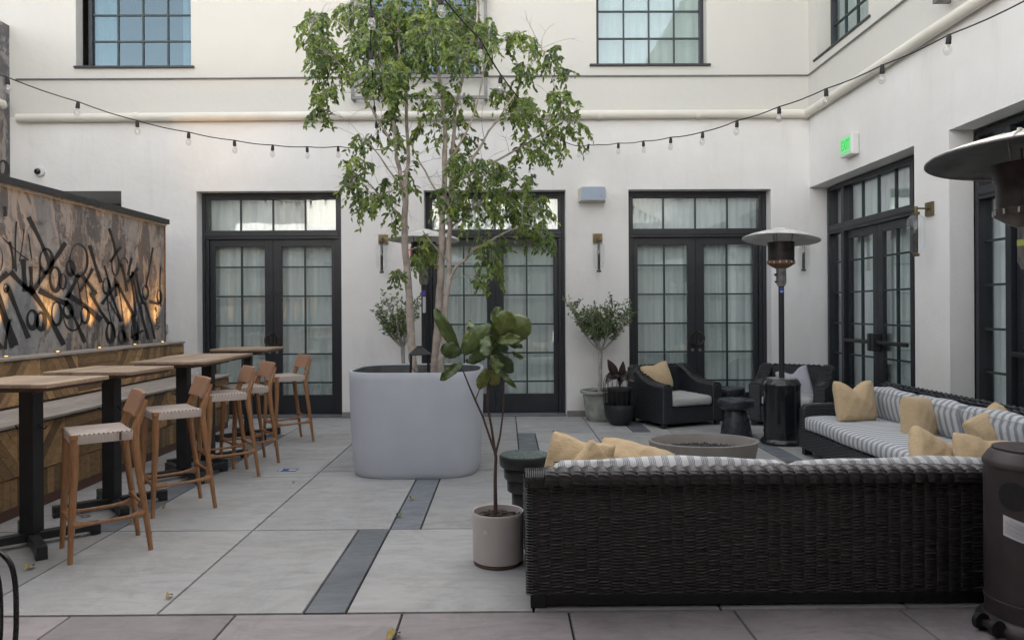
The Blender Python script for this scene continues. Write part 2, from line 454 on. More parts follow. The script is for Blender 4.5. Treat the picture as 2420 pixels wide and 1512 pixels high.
def slabrect(mb, x0, x1, y0, y1, z=0, j=.005, tone=None):
    x0 += j; x1 -= j; y0 += j; y1 -= j
    if x1 <= x0 or y1 <= y0: return
    e = .003
    vs = [(x0,y0,z-.012),(x1,y0,z-.012),(x1,y1,z-.012),(x0,y1,z-.012),(x0+e,y0+e,z),(x1-e,y0+e,z),(x1-e,y1-e,z),(x0+e,y1-e,z)]
    mb.add(vs, [(4,5,6,7),(0,1,5,4),(1,2,6,5),(2,3,7,6),(3,0,4,7)], random.random() if tone is None else tone)
xs = [XL, -5.6, -4.65, -3.70, -2.73, -1.775, -.82, .135, 1.09, 2.045, 3.0, 3.955, 4.62]
rows = [(3.755, 5.185), (5.185, 7.06), (7.06, 9.19), (9.19, 10.76)]
strips = {0: [(-1.036,-.82)], 1: [(-.82,-.605), (-2.80-.02,-2.60)], 2: [(.135,.355), (-2.80-.02,-2.60), (2.785,3.0), (-1.775-.22,-1.775)],
          3: [(1.6,1.80), (-1.775,-1.56), (3.955,4.17)]}
strips[1][1] = (-2.95,-2.73); strips[2][1] = (-2.95,-2.73); strips[2][3] = (4.17,4.36); strips[3][0] = (1.58,1.80)
slab = MB(); strip = MB()
for ri, (y0, y1) in enumerate(rows):
    st = sorted(strips[ri])
    xx = list(xs)
    if ri == 3: xx = [x for x in xs if x != -1.775 or True]
    cuts = sorted(set(xx + [a for s_ in st for a in s_]))
    for a, b in zip(cuts[:-1], cuts[1:]):
        if b-a < .02: continue
        if any(abs(a-s0) < 1e-4 and abs(b-s1) < 1e-4 for s0, s1 in st): slabrect(strip, a, b, y0, y1, -.0005)
        else: slabrect(slab, a, b, y0, y1)
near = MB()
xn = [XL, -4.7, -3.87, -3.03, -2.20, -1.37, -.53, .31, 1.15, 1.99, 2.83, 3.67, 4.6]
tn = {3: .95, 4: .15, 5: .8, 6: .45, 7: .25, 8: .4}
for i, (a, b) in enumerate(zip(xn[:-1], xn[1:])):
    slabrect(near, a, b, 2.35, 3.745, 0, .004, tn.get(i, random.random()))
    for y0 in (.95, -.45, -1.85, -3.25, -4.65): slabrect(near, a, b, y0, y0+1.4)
tag(slab.build('patio_paving', 'slab', fix=False), kind='structure')
tag(strip.build('slate_strips', 'slate', fix=False), kind='structure')
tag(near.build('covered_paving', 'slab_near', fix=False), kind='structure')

# ---------------------------------------------------------------- the white building
def wall_mesh(mb, x0, x1, z0, z1, ops, depth):
    X = sorted(set([x0, x1]+[o[0] for o in ops]+[o[1] for o in ops])); Z = sorted(set([z0, z1]+[o[2] for o in ops]+[o[3] for o in ops]))
    X = [x for x in X if x0 <= x <= x1]; Z = [z for z in Z if z0 <= z <= z1]
    for a, b in zip(X[:-1], X[1:]):
        for c, d_ in zip(Z[:-1], Z[1:]):
            if any(a >= o[0]-1e-6 and b <= o[1]+1e-6 and c >= o[2]-1e-6 and d_ <= o[3]+1e-6 for o in ops): continue
            mb.add([(a,0,c),(b,0,c),(b,0,d_),(a,0,d_)], [(0,1,2,3)])
    for o in ops:
        a, b, c, d_ = o[:4]; t = o[4] if len(o) > 4 else depth
        mb.add([(a,0,c),(a,t,c),(a,t,d_),(a,0,d_)], [(0,1,2,3)])
        mb.add([(b,0,c),(b,t,c),(b,t,d_),(b,0,d_)], [(3,2,1,0)])
        mb.add([(a,0,d_),(b,0,d_),(b,t,d_),(a,t,d_)], [(0,3,2,1)])
        if c > .05: mb.add([(a,0,c),(b,0,c),(b,t,c),(a,t,c)], [(0,1,2,3)])
bld = thing('white_building', (0,0,0), 0, 'pale stucco building with black steel doors along the back and right of the court', 'building')
ops_back = [(-4.395,-2.34,0,3.24,.19), (-1.16,.865,0,3.24,.19), (1.765,3.81,0,3.24,.19), (-6.9,-5.46,0,3.25,1.3),
            (-6.09,-4.46,5.02,7.0,.17), (1.318,2.90,5.03,7.0,.17), (-2.0,-.36,4.92,7.2,.17)]
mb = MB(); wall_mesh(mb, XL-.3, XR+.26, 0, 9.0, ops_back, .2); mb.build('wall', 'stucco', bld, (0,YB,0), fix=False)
# back of the dark service opening
mb = MB(); mb.box(-7.0,-5.4,1.25,1.35,0,3.4); mb.build('recess_back', 'interior', bld, (0,YB,0))
# side wall: local x runs toward the camera (-Y), local y into the building (+X)
ops_side = [(.004,2.72,0,3.255,.24), (3.34,6.06,0,3.27,.24), (.29,1.75,5.02,7.0,.19), (3.6,5.2,4.92,7.2,.19), (6.9,9.3,0,3.25,.24)]
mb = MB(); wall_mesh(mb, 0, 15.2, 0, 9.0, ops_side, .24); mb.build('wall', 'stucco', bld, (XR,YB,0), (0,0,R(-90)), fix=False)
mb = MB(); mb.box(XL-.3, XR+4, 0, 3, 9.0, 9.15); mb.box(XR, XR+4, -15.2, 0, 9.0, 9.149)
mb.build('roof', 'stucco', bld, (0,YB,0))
mb = MB(); mb.box(XL-.3, XR+4, 2.8, 3, 0, 9.0); mb.box(XR+3.8, XR+4, -15.2, 2.8, 0, 8.999); mb.box(XL-.5, XL-.3, .01, 3, 0, 9.0)  # unseen walls added to block sun leaking through the openings
mb.build('sun_block_wall', 'stucco', bld, (0,YB,0))
mb = MB()
for a, b in ((-5.45,-4.40),(-2.335,-1.165),(.87,1.76),(3.815,4.36)): mb.box(a, b, -.012, .0, 0, .085)
mb.build('wall_base', 'stone_edge', bld, (0,YB-.003,0))

def curtain_mesh(mb, x0, x1, y, z0, z1, amp=.03, pitch=.11, seed=0):
    rr = random.Random(seed); n = int((x1-x0)/.014)
    ph = [rr.uniform(0, 6.28) for _ in range(4)]
    def F(u, v):
        x = x0+(x1-x0)*u
        a = amp*(math.sin(2*PI*x/pitch+ph[0]+1.1*math.sin(3*x+ph[1]))*.6+.5*math.sin(2*PI*x/(pitch*2.3)+ph[2]))
        return (x, y+a*(.55+.45*(1-v)), z0+(z1-z0)*v)
    mb.grid(F, n, 3)
def leak_box_mesh(x0, x1, y0, y1, z0, z1):  # open dark box added behind glazing against leaking sky light
    mb = MB()
    v = [(x0,y0,z0),(x1,y0,z0),(x1,y1,z0),(x0,y1,z0),(x0,y0,z1),(x1,y0,z1),(x1,y1,z1),(x0,y1,z1)]
    return mb.add(v, [(0,3,2,1),(4,5,6,7),(1,2,6,5),(2,3,7,6),(3,0,4,7)])
ZROW = [2.17, 1.745, 1.32, .902, .484]
def leaf_mesh(x0, x1, gl0, gl1, mun):
    mb = MB()
    mb.box(x0, gl0, .045, .10, .03, 2.575); mb.box(gl1, x1, .045, .10, .03, 2.575)
    mb.box(gl0, gl1, .045, .10, 2.47, 2.575); mb.box(gl0, gl1, .045, .10, .03, .305)
    return mb
def muntins(gl0, gl1, xs_, z0, z1, zs, w_=.011):
    mb = MB()
    for x in xs_: mb.box(x-w_, x+w_, .052, .088, z0, z1)
    for z in zs: mb.box(gl0, gl1, .054, .086, z-w_, z+w_)
    return mb
def ring_handle(mb, cx, z, r, side):
    pts = [(cx+side*(.010+r*math.cos(a)) , .045-.055*min(1, 2.2*abs(math.cos(a)))-.01, z+r*math.sin(a)) for a in [R(-80+160*i/14.) for i in range(15)]]
    mb.tube(pts, .011, 8)
def door_unit(cx, wall_y, rz=0, loc=None, side=0, label=None, half=1.025, lw=.92, bar=False, seed=0):
    # local x=0 the seam of the leaves; front plane y=0; side = width of the sidelights
    H = 3.24; fw = half-lw+.0
    fr = MB()
    tot = half+side
    fr.box(-tot, -tot+.055, 0, .13, 0, H); fr.box(tot-.055, tot, 0, .13, 0, H)
    fr.box(-tot+.055, tot-.055, 0, .13, H-.055, H)
    fr.box(-tot+.055, tot-.055, 0, .13, 2.575, 2.70)
    fr.box(-tot+.055, tot-.055, -.012, 0, 2.615, 2.655)
    if side:
        for s in (-1, 1):
            a, b = sorted((s*half, s*(half-.075))); fr.box(a, b, -.004, .134, 0, H-.056)
            a, b = sorted((s*(half+.001), s*(tot-.056))); fr.box(a, b, .03, .10, 0, .30)
    else:
        fr.box(-tot+.055, -lw, .02, .12, 0, 2.574); fr.box(lw, tot-.055, .02, .12, 0, 2.574)
        fr.box(-tot+.055, -lw, .02, .12, 2.701, H-.056); fr.box(lw, tot-.055, .02, .12, 2.701, H-.056)
        fr.box(-lw, lw, .02, .12, 3.155, H-.056); 
    f = fr.build('double_door', 'black_frame', bld, loc, (0,0,rz), bevel=.004)
    if label: f['label'] = label
    th = MB(); th.box(-tot, tot, -.16, .14, 0, .028); th.build('threshold', 'slate', f, bevel=.004)
    g = .123; W = lw-.005
    for s in (-1, 1):
        a, b = (0.002, W) if s > 0 else (-W, -.002)
        gl0, gl1 = (g, lw-.07) if s > 0 else (-lw+.07, -g)
        mid = (gl0+gl1)/2 if side else (.46*s if s < 0 else .46)
        lf = leaf_mesh(a, b, gl0, gl1, mid).build('door_leaf', 'black_frame', f, bevel=.003)
        muntins(gl0, gl1, [mid], .305, 2.47, ZROW).build('glazing_bars', 'muntin', f)
        q = MB(); q.box(gl0, gl1, .068, .072, .305, 2.47); q.build('window_pane', 'glass', f)
        h = MB()
        if bar:
            if s < 0: h.box(-W+.02, -.06, -.03, .0, 1.075, 1.125)
            else: h.box(.06, W-.02, -.03, .0, 1.075, 1.125)
            h.box(min(s*.015, s*.085), max(s*.015, s*.085), -.055, .044, .99, 1.21)
            h.build('push_bar', 'black_metal', f, bevel=.012, seg=3)
        else:
            ring_handle(h, 0, 1.10, .095, s)
            h.box(min(s*.018, s*.04), max(s*.018, s*.04), .02, .045, .99, 1.21)
            h.build('door_handle', 'bronze_dark', f, smooth=True)
            k = MB(); k.lathe([(.0,0),(.022,0),(.022,.012),(.0,.014)], (0,0,0), 12)
            k.xf = None
            k.build('lock', 'steel_worn', f, (s*.055,.043,.93), (R(90),0,0))
    tg = lw
    muntins(-tg, tg, [-.47,0,.47] if not side else [-.41,0,.41], 2.70, H-.055, []).build('glazing_bars', 'muntin', f)
    q = MB(); q.box(-tg, tg, .068, .072, 2.70, H-.055)
    if side:
        for s in (-1, 1):
            a, b = sorted((s*half, s*(tot-.055)))
            muntins(a, b, [], .3, 2.575, ZROW).build('glazing_bars', 'muntin', f)
            q.box(a, b, .0685, .0715, .30, 2.575); q.box(a, b, .0685, .0715, 2.70, H-.055)
    q.build('window_pane', 'glass', f)
    c = MB(); curtain_mesh(c, -tot+.02, tot-.02, .185, .04, H-.02, amp=.026, seed=seed); c.build('curtain', 'curtain', f, smooth=True)
    leak_box_mesh(-tot-.02, tot+.02, .135, .75, -.01, H+.06).build('leak_box', 'interior', f, fix=False)  # added box, keeps stray light from behind the door
    return f
door_unit(0,0,0,(-3.385,YB+.19,0), label='left double door, its handles above the far bar table', seed=1)
door_unit(0,0,0,(-.15,YB+.19,0), label='middle double door behind the tree', seed=2)
door_unit(0,0,0,(2.785,YB+.19,0), label='right double door behind the wicker armchairs', seed=3)
door_unit(0,0,R(-90),(XR+.24,YB-1.37,0), side=.44, half=.90, lw=.82, bar=True, label='side double door with black push bars', seed=4)
door_unit(0,0,R(-90),(XR+.24,YB-4.70,0), side=.44, half=.90, lw=.82, bar=True, label='side double door behind the brown heater', seed=5)

def window_unit(loc, rz, w_, z0, z1, cols, rowh, label, gl='glass', mode=0, seed=0):
    f = MB(); fw = .055
    f.box(0, fw, 0, .08, z0, z1); f.box(w_-fw, w_, 0, .08, z0, z1); f.box(fw, w_-fw, 0, .08, z0, z0+.045); f.box(fw, w_-fw, 0, .08, z1-.05, z1)
    o = f.build('window', 'black_frame', bld, loc, (0,0,rz), bevel=.004); o['label'] = label
    zs = []; z = z0+.045+rowh
    while z < z1-.1: zs.append(z); z += rowh
    m = muntins(fw, w_-fw, [fw+(w_-2*fw)*i/cols for i in range(1, cols)], z0+.045, z1-.05, zs, .011)
    m.xf = None; m.build('glazing_bars', 'muntin', o, (0,-.03,0))
    q = MB(); q.box(fw, w_-fw, .038, .042, z0+.045, z1-.05); q.build('window_pane', gl, o)
    s = MB(); s.box(-.10, w_+.05, -.21, .0, z0-.03, z0+.0); s.build('window_sill', 'black_frame', o, bevel=.003)
    c = MB()
    if mode == 0: curtain_mesh(c, .03, w_-.03, .13, z0, z1, amp=.02, seed=seed, pitch=.16)
    elif mode == 1:
        curtain_mesh(c, .03, .36, .13, z0, z1, seed=seed, pitch=.13); curtain_mesh(c, w_-.24, w_-.03, .13, z0, z1, seed=seed+1, pitch=.13)
    c.build('curtain', 'curtain', o, smooth=True)
    leak_box_mesh(-.05, w_+.05, .09, 1.0 if mode == 1 else .6, z0-.03, z1+.05).build('leak_box', 'interior', o, fix=False)  # added box, keeps stray light from behind the window
window_unit((-6.01,YB+.17,0), 0, 1.55, 5.02, 7.0, 4, .38, 'upper left window reflecting blue sky', 'glass_sky_tint', 1, 3)
window_unit((1.318,YB+.17,0), 0, 1.582, 5.03, 7.0, 4, .395, 'upper right window with full curtains', 'glass_up', 0, 6)
window_unit((-2.0,YB+.17,0), 0, 1.64, 4.92, 7.2, 4, .5, 'upper window behind the tree crown', 'glass_sky_tint', 1, 8)
window_unit((XR+.19,YB-.29,0), R(-90), 1.46, 5.02, 7.0, 4, .38, 'upper window on the right hand wall', 'glass_up', 0, 10)
window_unit((XR+.19,YB-3.6,0), R(-90), 1.6, 4.92, 7.2, 4, .5, 'high guarded window on the right hand wall', 'glass', 0, 11)

def guard(loc, rz, w_, label):
    g = MB(); d_ = .16
    for z in (4.50, 4.80, 5.95): g.box(0, w_, -d_, -d_+.04, z, z+.045)
    for x in (0, w_-.045):
        g.box(x, x+.045, -d_, -d_+.04, 4.545, 5.95)
        for z in (4.50, 5.95): g.box(x+.001, x+.044, -d_+.04, 0, z+.001, z+.044)
    n = int(w_/.11)
    for i in range(1, n): g.box(w_*i/n-.008, w_*i/n+.008, -d_+.01, -d_+.03, 4.845, 5.95)
    o = g.build('window_guard', 'guard_grey', bld, loc, (0,0,rz), bevel=.003); o['label'] = label
guard((-2.16,YB-.002,0), 0, 1.92, 'grey steel window guard behind the tree')
guard((XR-.002,YB-3.35,0), R(-90), 2.0, 'grey steel window guard on the right hand wall')

# left side wall, rear block and canopy behind the camera
lw_ = MB(); lw_.box(XL-.3, XL, -4.6, YB-.002, 0, 5.6)
o = lw_.build('boundary_wall', 'mural'); tag(o, 'distressed painted boundary wall at the far left with a black ring on it', 'wall')
gm = MB()
def ring_on(mb, F, cx, cy, rx, ry, w_, n=40, a0=0, a1=360):
    prev = None; vs = []; fs = []
    for i in range(n+1):
        a = R(a0+(a1-a0)*i/n)
        ww = w_*1.6*(.75+.35*math.sin(a*1.0+.7))
        for q in (-.5, .5):
            vs.append(F(cx+(rx+q*ww)*math.cos(a), cy+(ry+q*ww)*math.sin(a)))
    fs = [(2*i, 2*i+1, 2*i+3, 2*i+2) for i in range(n)]
    mb.add(vs, fs)
def Fleft(x, y):
    px = x/2.689/1.0331; py = y/2.689/1.0331
    Y = -XL*1748/(1195-px); p = P(px, py, Y); return (XL+.003, Y, p.z)
ring_on(gm, Fleft, 42, 1112, 28, 50, 20); ring_on(gm, Fleft, -40, 1080, 30, 60, 20)
gm.build('graffiti', 'paint_black', o, fix=False)
mb = MB()
pts_ = [(XL+.05, y, 4.42) for y in (3.0, 5, 7, 9, YB-.25)]
mb.tube(pts_, .062, 16); mb.tube([(XL+.05, YB-.25, 4.42), (XL+.05, YB-.20, 4.40)], [.07,.05], 16)
tag(mb.build('drain_pipe', 'pipe_paint', smooth=True), 'short cream pipe end running along the top of the far left boundary wall', 'pipe')
mb = MB(); mb.box(XL-.3, XR+4, -4.9, -4.6, 0, 6.2)
rear = thing('rear_building', (0,0,0), 0, 'plain pale building behind the viewer closing the court', 'building')
mb.build('wall', 'stucco', rear)
mb = MB(); mb.box(XL, XR, -4.6, 2.3, 3.55, 3.8); mb.build('canopy', 'stucco', rear)
mb = MB()
for x in (-6.5, -2.4, 1.6): mb.box(x-.15, x+.15, -.15, .15, 0, 3.549)
mb.build('pillar', 'stucco', rear, (0,-1.2,0), bevel=.01)

# pipe and cable on the walls
mb = MB()
z = 4.30
mb.tube([(-6.88,YB-.065,z-.03),(-3,YB-.065,z-.01),(XR-.07,YB-.065,z)], .060, 18)
for x in (-5.2,-4.0,-2.6,-1.0,1.35,2.75,3.9): mb.tube([(x-.03,YB-.065,z-.015),(x+.03,YB-.065,z-.015)], .0635, 18)
mb.tube([(XR-.065,YB-.07,z),(XR-.065,3.0,z)], .060, 18)
mb.lathe([(0,-.07),(.05,-.05),(.066,-.02),(.066,.02),(.05,.05),(0,.07)], (XR-.068,YB-.068,z), 16)
for y in (8.3, 6.2, 4.4): mb.tube([(XR-.065,y-.03,z),(XR-.065,y+.03,z)], .0635, 18)
tag(mb.build('wall_pipe', 'pipe_paint', smooth=True), 'long cream painted pipe running round the back and right walls at mid height', 'pipe')
mb = MB()
mb.tube([(XL+.1,YB-.02,4.835),(-4,YB-.02,4.84),(-1,YB-.02,4.86),(2,YB-.02,4.86),(XR-.02,YB-.02,4.86),(XR-.02,8,4.865),(XR-.02,4,4.87)], .012, 8)
tag(mb.build('wall_cable', 'guard_grey', smooth=True), 'thin dark cable clipped along the upper wall above the cream pipe', 'cable')

# ---------------------------------------------------------------- mural wall
MX, MY1, MY0 = -4.50, 9.79, 2.2
mw = thing('mural_wall', (MX, 6.0, 0), 0, 'freestanding graffiti wall with peeling peach and grey paint and black coping behind the bench', 'wall')
mb = MB(); mb.box(-.20, 0, MY0-6, MY1-6, 0, 2.66); mb.build('painted_panel', 'mural', mw)
mb = MB(); mb.box(-.26, .05, MY0-6, MY1-6+.06, 2.685, 2.75); mb.build('coping', 'black_metal', mw, bevel=.004)
mb = MB(); mb.box(-.23, .025, MY0-6, MY1-6+.03, 2.66, 2.684); mb.build('flashing', 'steel_worn', mw)
mb = MB(); mb.box(-.21, .012, MY1-6, MY1-6+.02, 0, 2.659); mb.build('edge_trim', 'rust', mw)
def Fm(x, y):
    px = x/3.288/1.0331; py = (y/3.288+420)/1.0331
    Y = -MX*1748/(1195-px); p = P(px, py, Y); return (.0035, Y-6, p.z)
gm = MB()
def stroke(x0, y0, x1, y1, w_):
    n = 8; L = math.hypot(x1-x0, y1-y0); nx, ny = -(y1-y0)/L, (x1-x0)/L
    vs = []
    b_ = random.uniform(-.03, .03)*L
    for i in range(n+1):
        t = i/float(n); ww = w_*1.45*(1.0+.18*math.cos(t*PI*2))*.5
        cx = x0+(x1-x0)*t+nx*b_*math.sin(PI*t); cy = y0+(y1-y0)*t+ny*b_*math.sin(PI*t)
        vs += [Fm(cx+nx*ww, cy+ny*ww), Fm(cx-nx*ww, cy-ny*ww)]
    gm.add(vs, [(2*i, 2*i+1, 2*i+3, 2*i+2) for i in range(n)])
for s_ in [(250,365,425,760,22),(545,570,280,960,22),(560,985,825,1190,28),(330,950,560,1060,28),(735,590,825,890,18),(760,775,655,960,16),
  (650,820,550,1010,22),(680,840,785,985,20),(545,1030,695,1365,20),(250,920,525,1385,26),(740,970,890,1220,18),(105,800,290,980,26),(80,920,245,1330,24),
  (5,985,150,1390,24),(-60,900,115,1410,22),(-90,1000,85,810,28),(205,700,220,960,26),(265,760,270,930,20),(155,400,150,800,9),(215,460,175,720,6),
  (100,560,130,780,14),(45,530,250,710,6),(250,500,275,700,6),(890,455,945,650,14),(985,600,900,725,14),(985,740,1030,960,16),(1070,690,1040,830,14),
  (1120,770,1035,890,14),(1100,810,1160,1060,14),(1075,800,1120,1050,12),(1060,830,1100,1150,12),(1240,610,1180,930,8),(1170,1050,1250,1340,10),(1130,1050,1200,1340,16),
  (945,880,1090,1160,16),(955,900,830,1060,16),(850,750,900,940,10),(895,960,980,1200,14),(890,1040,985,1200,7),(990,1230,1030,1360,22),(1080,1150,1110,1350,22),
  (1160,1270,1060,1330,12),(1300,760,1300,1080,7),(1210,1045,1290,1060,13),(935,850,945,1000,10),(-200,700,-60,1200,24),(-340,1250,-150,820,24),(-40,1300,30,1420,26),
  (60,280,66,360,20),(960,900,1000,1200,6),(640,880,665,1060,7),(700,900,720,1050,6),(100,1180,60,1420,16),(345,760,330,900,8),(870,990,940,1330,6),
  (1262,1085,1256,1100,5),(1250,1100,1268,1112,5),(1268,1112,1258,1126,5),(1262,1140,1270,1175,5),(1256,1185,1276,1180,5),(1266,1185,1262,1205,5),(1262,1215,1284,1208,5),(1270,1228,1288,1238,5),(1272,1262,1290,1240,5)]:
    stroke(*s_)
for s_ in [(390,715,50,95,20),(460,860,40,95,22),(648,710,70,130,12),(580,770,28,55,22),(560,1110,35,55,20),(470,1135,38,92,15),(695,1145,30,65,15),(275,1180,38,70,26),
  (345,1195,32,65,24),(600,1130,78,140,8,40,20,170),(940,745,28,85,10),(1178,965,22,55,11),(865,915,25,60,15),(895,1285,28,75,22),(985,1320,23,48,16),(1092,1270,26,75,13),
  (1288,1000,17,50,11),(15,700,28,95,5),(70,930,18,34,10),(520,880,26,60,10),(1010,760,30,70,10,40,180,340)]:
    ring_on(gm, Fm, *s_)
gm.build('graffiti', 'paint_black', mw, fix=False)

# ---------------------------------------------------------------- built-in bench with herringbone planks
def clip(poly, a, b, c):   # keep a*x+b*y<=c
    out = []
    for i in range(len(poly)):
        p, q = poly[i], poly[(i+1) % len(poly)]
        dp = a*p[0]+b*p[1]-c; dq = a*q[0]+b*q[1]-c
        if dp <= 0: out.append(p)
        if dp*dq < 0:
            t = dp/(dp-dq); out.append((p[0]+(q[0]-p[0])*t, p[1]+(q[1]-p[1])*t))
    return out
def plank_field(mb, y0, y1, z0, z1, ang, x, pw=.085, gap=.005, cuts=None):
    ca, sa = math.cos(R(ang)), math.sin(R(ang))
    cy, cz = (y0+y1)/2, (z0+z1)/2; ext = math.hypot(y1-y0, z1-z0)/2+pw
    k = -int(ext/pw)-1
    while k*pw < ext:
        lo, hi = k*pw+gap/2, (k+1)*pw-gap/2
        poly = [(y0+gap/2,z0+gap/2),(y1-gap/2,z0+gap/2),(y1-gap/2,z1-gap/2),(y0+gap/2,z1-gap/2)]
        a, b = -sa, ca; off = a*cy+b*cz
        poly = clip(poly, a, b, hi+off); poly = clip(poly, -a, -b, -(lo+off)) if poly else poly
        if len(poly) >= 3: mb.prism(poly, 'x', x-.018+random.uniform(0,.002), x, random.random()) if True else None
        k += 1
bench = thing('banquette_bench', (0,6,0), 0, 'long two tier wooden banquette with herringbone plank faces under the graffiti wall', 'bench')
BX, BX2, BE = -3.66, -4.25, 9.80-6
mb = MB(); y = BE; secs = [(.62, 0), (.55, 52), (.62, -50), (.60, 50), (.62, -50), (.62, 0), (.60,48), (.62,-48), (.6,50), (.6,-50), (.6,0), (.6,45)]
rr = random.Random(3)
for w_, an in secs:
    plank_field(mb, y-w_, y, .30, .665, an if an else 0, BX, .085); y -= w_
    if y < MY0-6+.5: break
yend = y
y = BE
while y > yend+.05:
    wv = rr.choice((.075,.085,.095)); mb.box(BX-.018, BX, y-wv+.004, y, .085, .292, random.random()*.6); y -= wv
mb.build('front_planks', 'ipe', bench, bevel=.0015, seg=1)
mb = MB(); y = BE; secs = [(.34, 0), (.72, 78), (.60, 48), (.75, 0), (.60, -52), (.6, 50), (.62, 0), (.6,-50), (.6,50), (.6,0), (.6,45), (.6,-45)]
for w_, an in secs:
    plank_field(mb, y-w_, y, .72, 1.11, an, BX2, .085); y -= w_
    if y < yend: break
mb.build('back_planks', 'ipe', bench, bevel=.0015, seg=1)
mb = MB(); n = 6
for i in range(n):
    a = BX2+.001+(BX+.035-BX2)*i/n; b = BX2+(BX+.035-BX2)*(i+1)/n-.005
    yy = BE
    while yy > yend+.1:
        L = rr.uniform(1.3, 2.2); mb.box(a, b, max(yend, yy-L+.004), yy, .68, .703, random.random()); yy -= L
mb.build('seat_deck', 'deck_grey', bench, bevel=.002, seg=1)
mb = MB(); mb.box(MX+.004, MX+.125, yend, BE, 1.115, 1.137, .4); mb.box(MX+.129, BX2+.02, yend, BE, 1.115, 1.139, .7)
mb.build('ledge', 'deck_grey', bench, bevel=.002, seg=1)
mb = MB(); mb.box(MX+.01, BX2-.02, yend, BE-.02, .0, 1.112); mb.box(BX2-.019, BX-.02, yend, BE-.02, 0, .678); mb.box(BX-.0199, BX-.012, yend, BE-.01, .0, .09)
mb.build('carcass', 'table_edge', bench)
mb = MB()
for k in range(5): mb.box(MX+.02, BX2-.002, BE-.02, BE, .715+k*.079, .715+k*.079+.074, random.random())
for k in range(7): mb.box(BX2, BX-.02, BE-.02, BE, .09+k*.083, .09+k*.083+.078, random.random())
mb.build('end_planks', 'ipe', bench)

# uplights in the ledge: the lamps that glow on the mural
for i, y in enumerate((4.3, 5.05, 5.80, 6.55, 7.30, 8.05, 8.81, 9.52)):
    o = thing('uplight', (-4.40, y, 1.138), 0, ('lit brass uplight set in the bench ledge, number %d from its far end' % (8-i)), 'light', 'uplights along the bench ledge')
    names = {7: 'farthest lit brass uplight at the far end of the bench ledge', 6: 'second lit brass uplight from the far end of the ledge', 5: 'third lit brass uplight from the far end of the ledge',
             4: 'fourth lit brass uplight from the far end of the ledge', 3: 'lit brass uplight of the ledge nearest the left picture edge'}
    o['label'] = names.get(i, 'lit brass uplight in the ledge beyond the left picture edge')
    a = MB(); a.lathe([(.0,0),(.030,0),(.030,.006),(.022,.008),(.0,.008)], seg=20); a.build('housing', 'bronze', o, smooth=True)
    a = MB(); a.lathe([(.0,.0085),(.017,.0085),(.0,.011)], seg=16, cap=False); a.build('lens', 'uplight_lens', o)
    L = bpy.data.lights.new('uplight_lamp', 'SPOT'); L.energy = 23; L.color = (1,.50,.14); L.spot_size = R(62); L.spot_blend = .7; L.shadow_soft_size = .015
    lo = bpy.data.objects.new('uplight_lamp', L); COL.objects.link(lo); lo.parent = o; lo.location = (0,0,.02); lo.rotation_euler = (R(180), R(6), 0)

# ---------------------------------------------------------------- bar tables
def bar_table(x, y, rz, label, wx=.68, wy=.62, col=.050):
    o = thing('bar_table', (x,y,0), rz, label, 'table', 'bar tables along the bench')
    t = MB(); n = 6
    for i in range(n):
        a = -wx/2+wx*i/n; t.box(a+.002, a+wx/n-.002, -wy/2, wy/2, 1.062, 1.088, random.random())
    t.build('tabletop', 'table_top', o, bevel=.004)
    t = MB(); t.box(-wx/2+.03, wx/2-.03, -wy/2+.02, wy/2-.02, 1.04, 1.0615); t.build('underframe', 'table_edge', o, bevel=.004)
    t = MB(); t.box(-.16, .16, -.16, .16, 1.02, 1.0395); t.box(-col, col, -col, col, .085, 1.0195); t.build('column', 'black_metal', o, bevel=.005)
    for s in (0, 1):
        t = MB(); t.xf = Matrix.Rotation(R(45+90*s), 4, 'Z')
        if s == 0: t.box(-.40, .40, -.032, .032, .03, .085); t.box(-.40,-.34,-.0325,.0325,0,.03); t.box(.34,.40,-.0325,.0325,0,.03)
        else:
            for q in (-1, 1):
                a, b = sorted((q*.0325, q*.40)); t.box(a, b, -.032, .032, .03, .0845)
                a, b = sorted((q*.34, q*.40)); t.box(a, b, -.0325, .0325, 0, .03)
        t.build('base_foot', 'black_metal', o, bevel=.004)
    for s in (-1, 1):
        t = MB(); t.tube([(s*col,0,.80),(s*(col+.02),0,.77),(s*(col+.045),0,.765),(s*(col+.06),0,.785)], .005, 6); t.build('bag_hook', 'black_metal', o, smooth=True)
    return o
bar_table(-3.13, 4.90, R(-5), 'nearest bar table cut by the left picture edge, plank top on black column')
bar_table(-3.08, 5.80, R(-5), 'second bar table from the camera, with the nearest pair of stools before it')
bar_table(-2.98, 6.86, R(-1), 'third bar table from the camera, its plank top pushed against the fourth')
bar_table(-3.02, 7.53, R(-2), 'fourth bar table from the camera, half hidden behind the third')
bar_table(-3.12, 8.98, R(-1), 'farthest bar table with slim column in front of the left double door', col=.042)

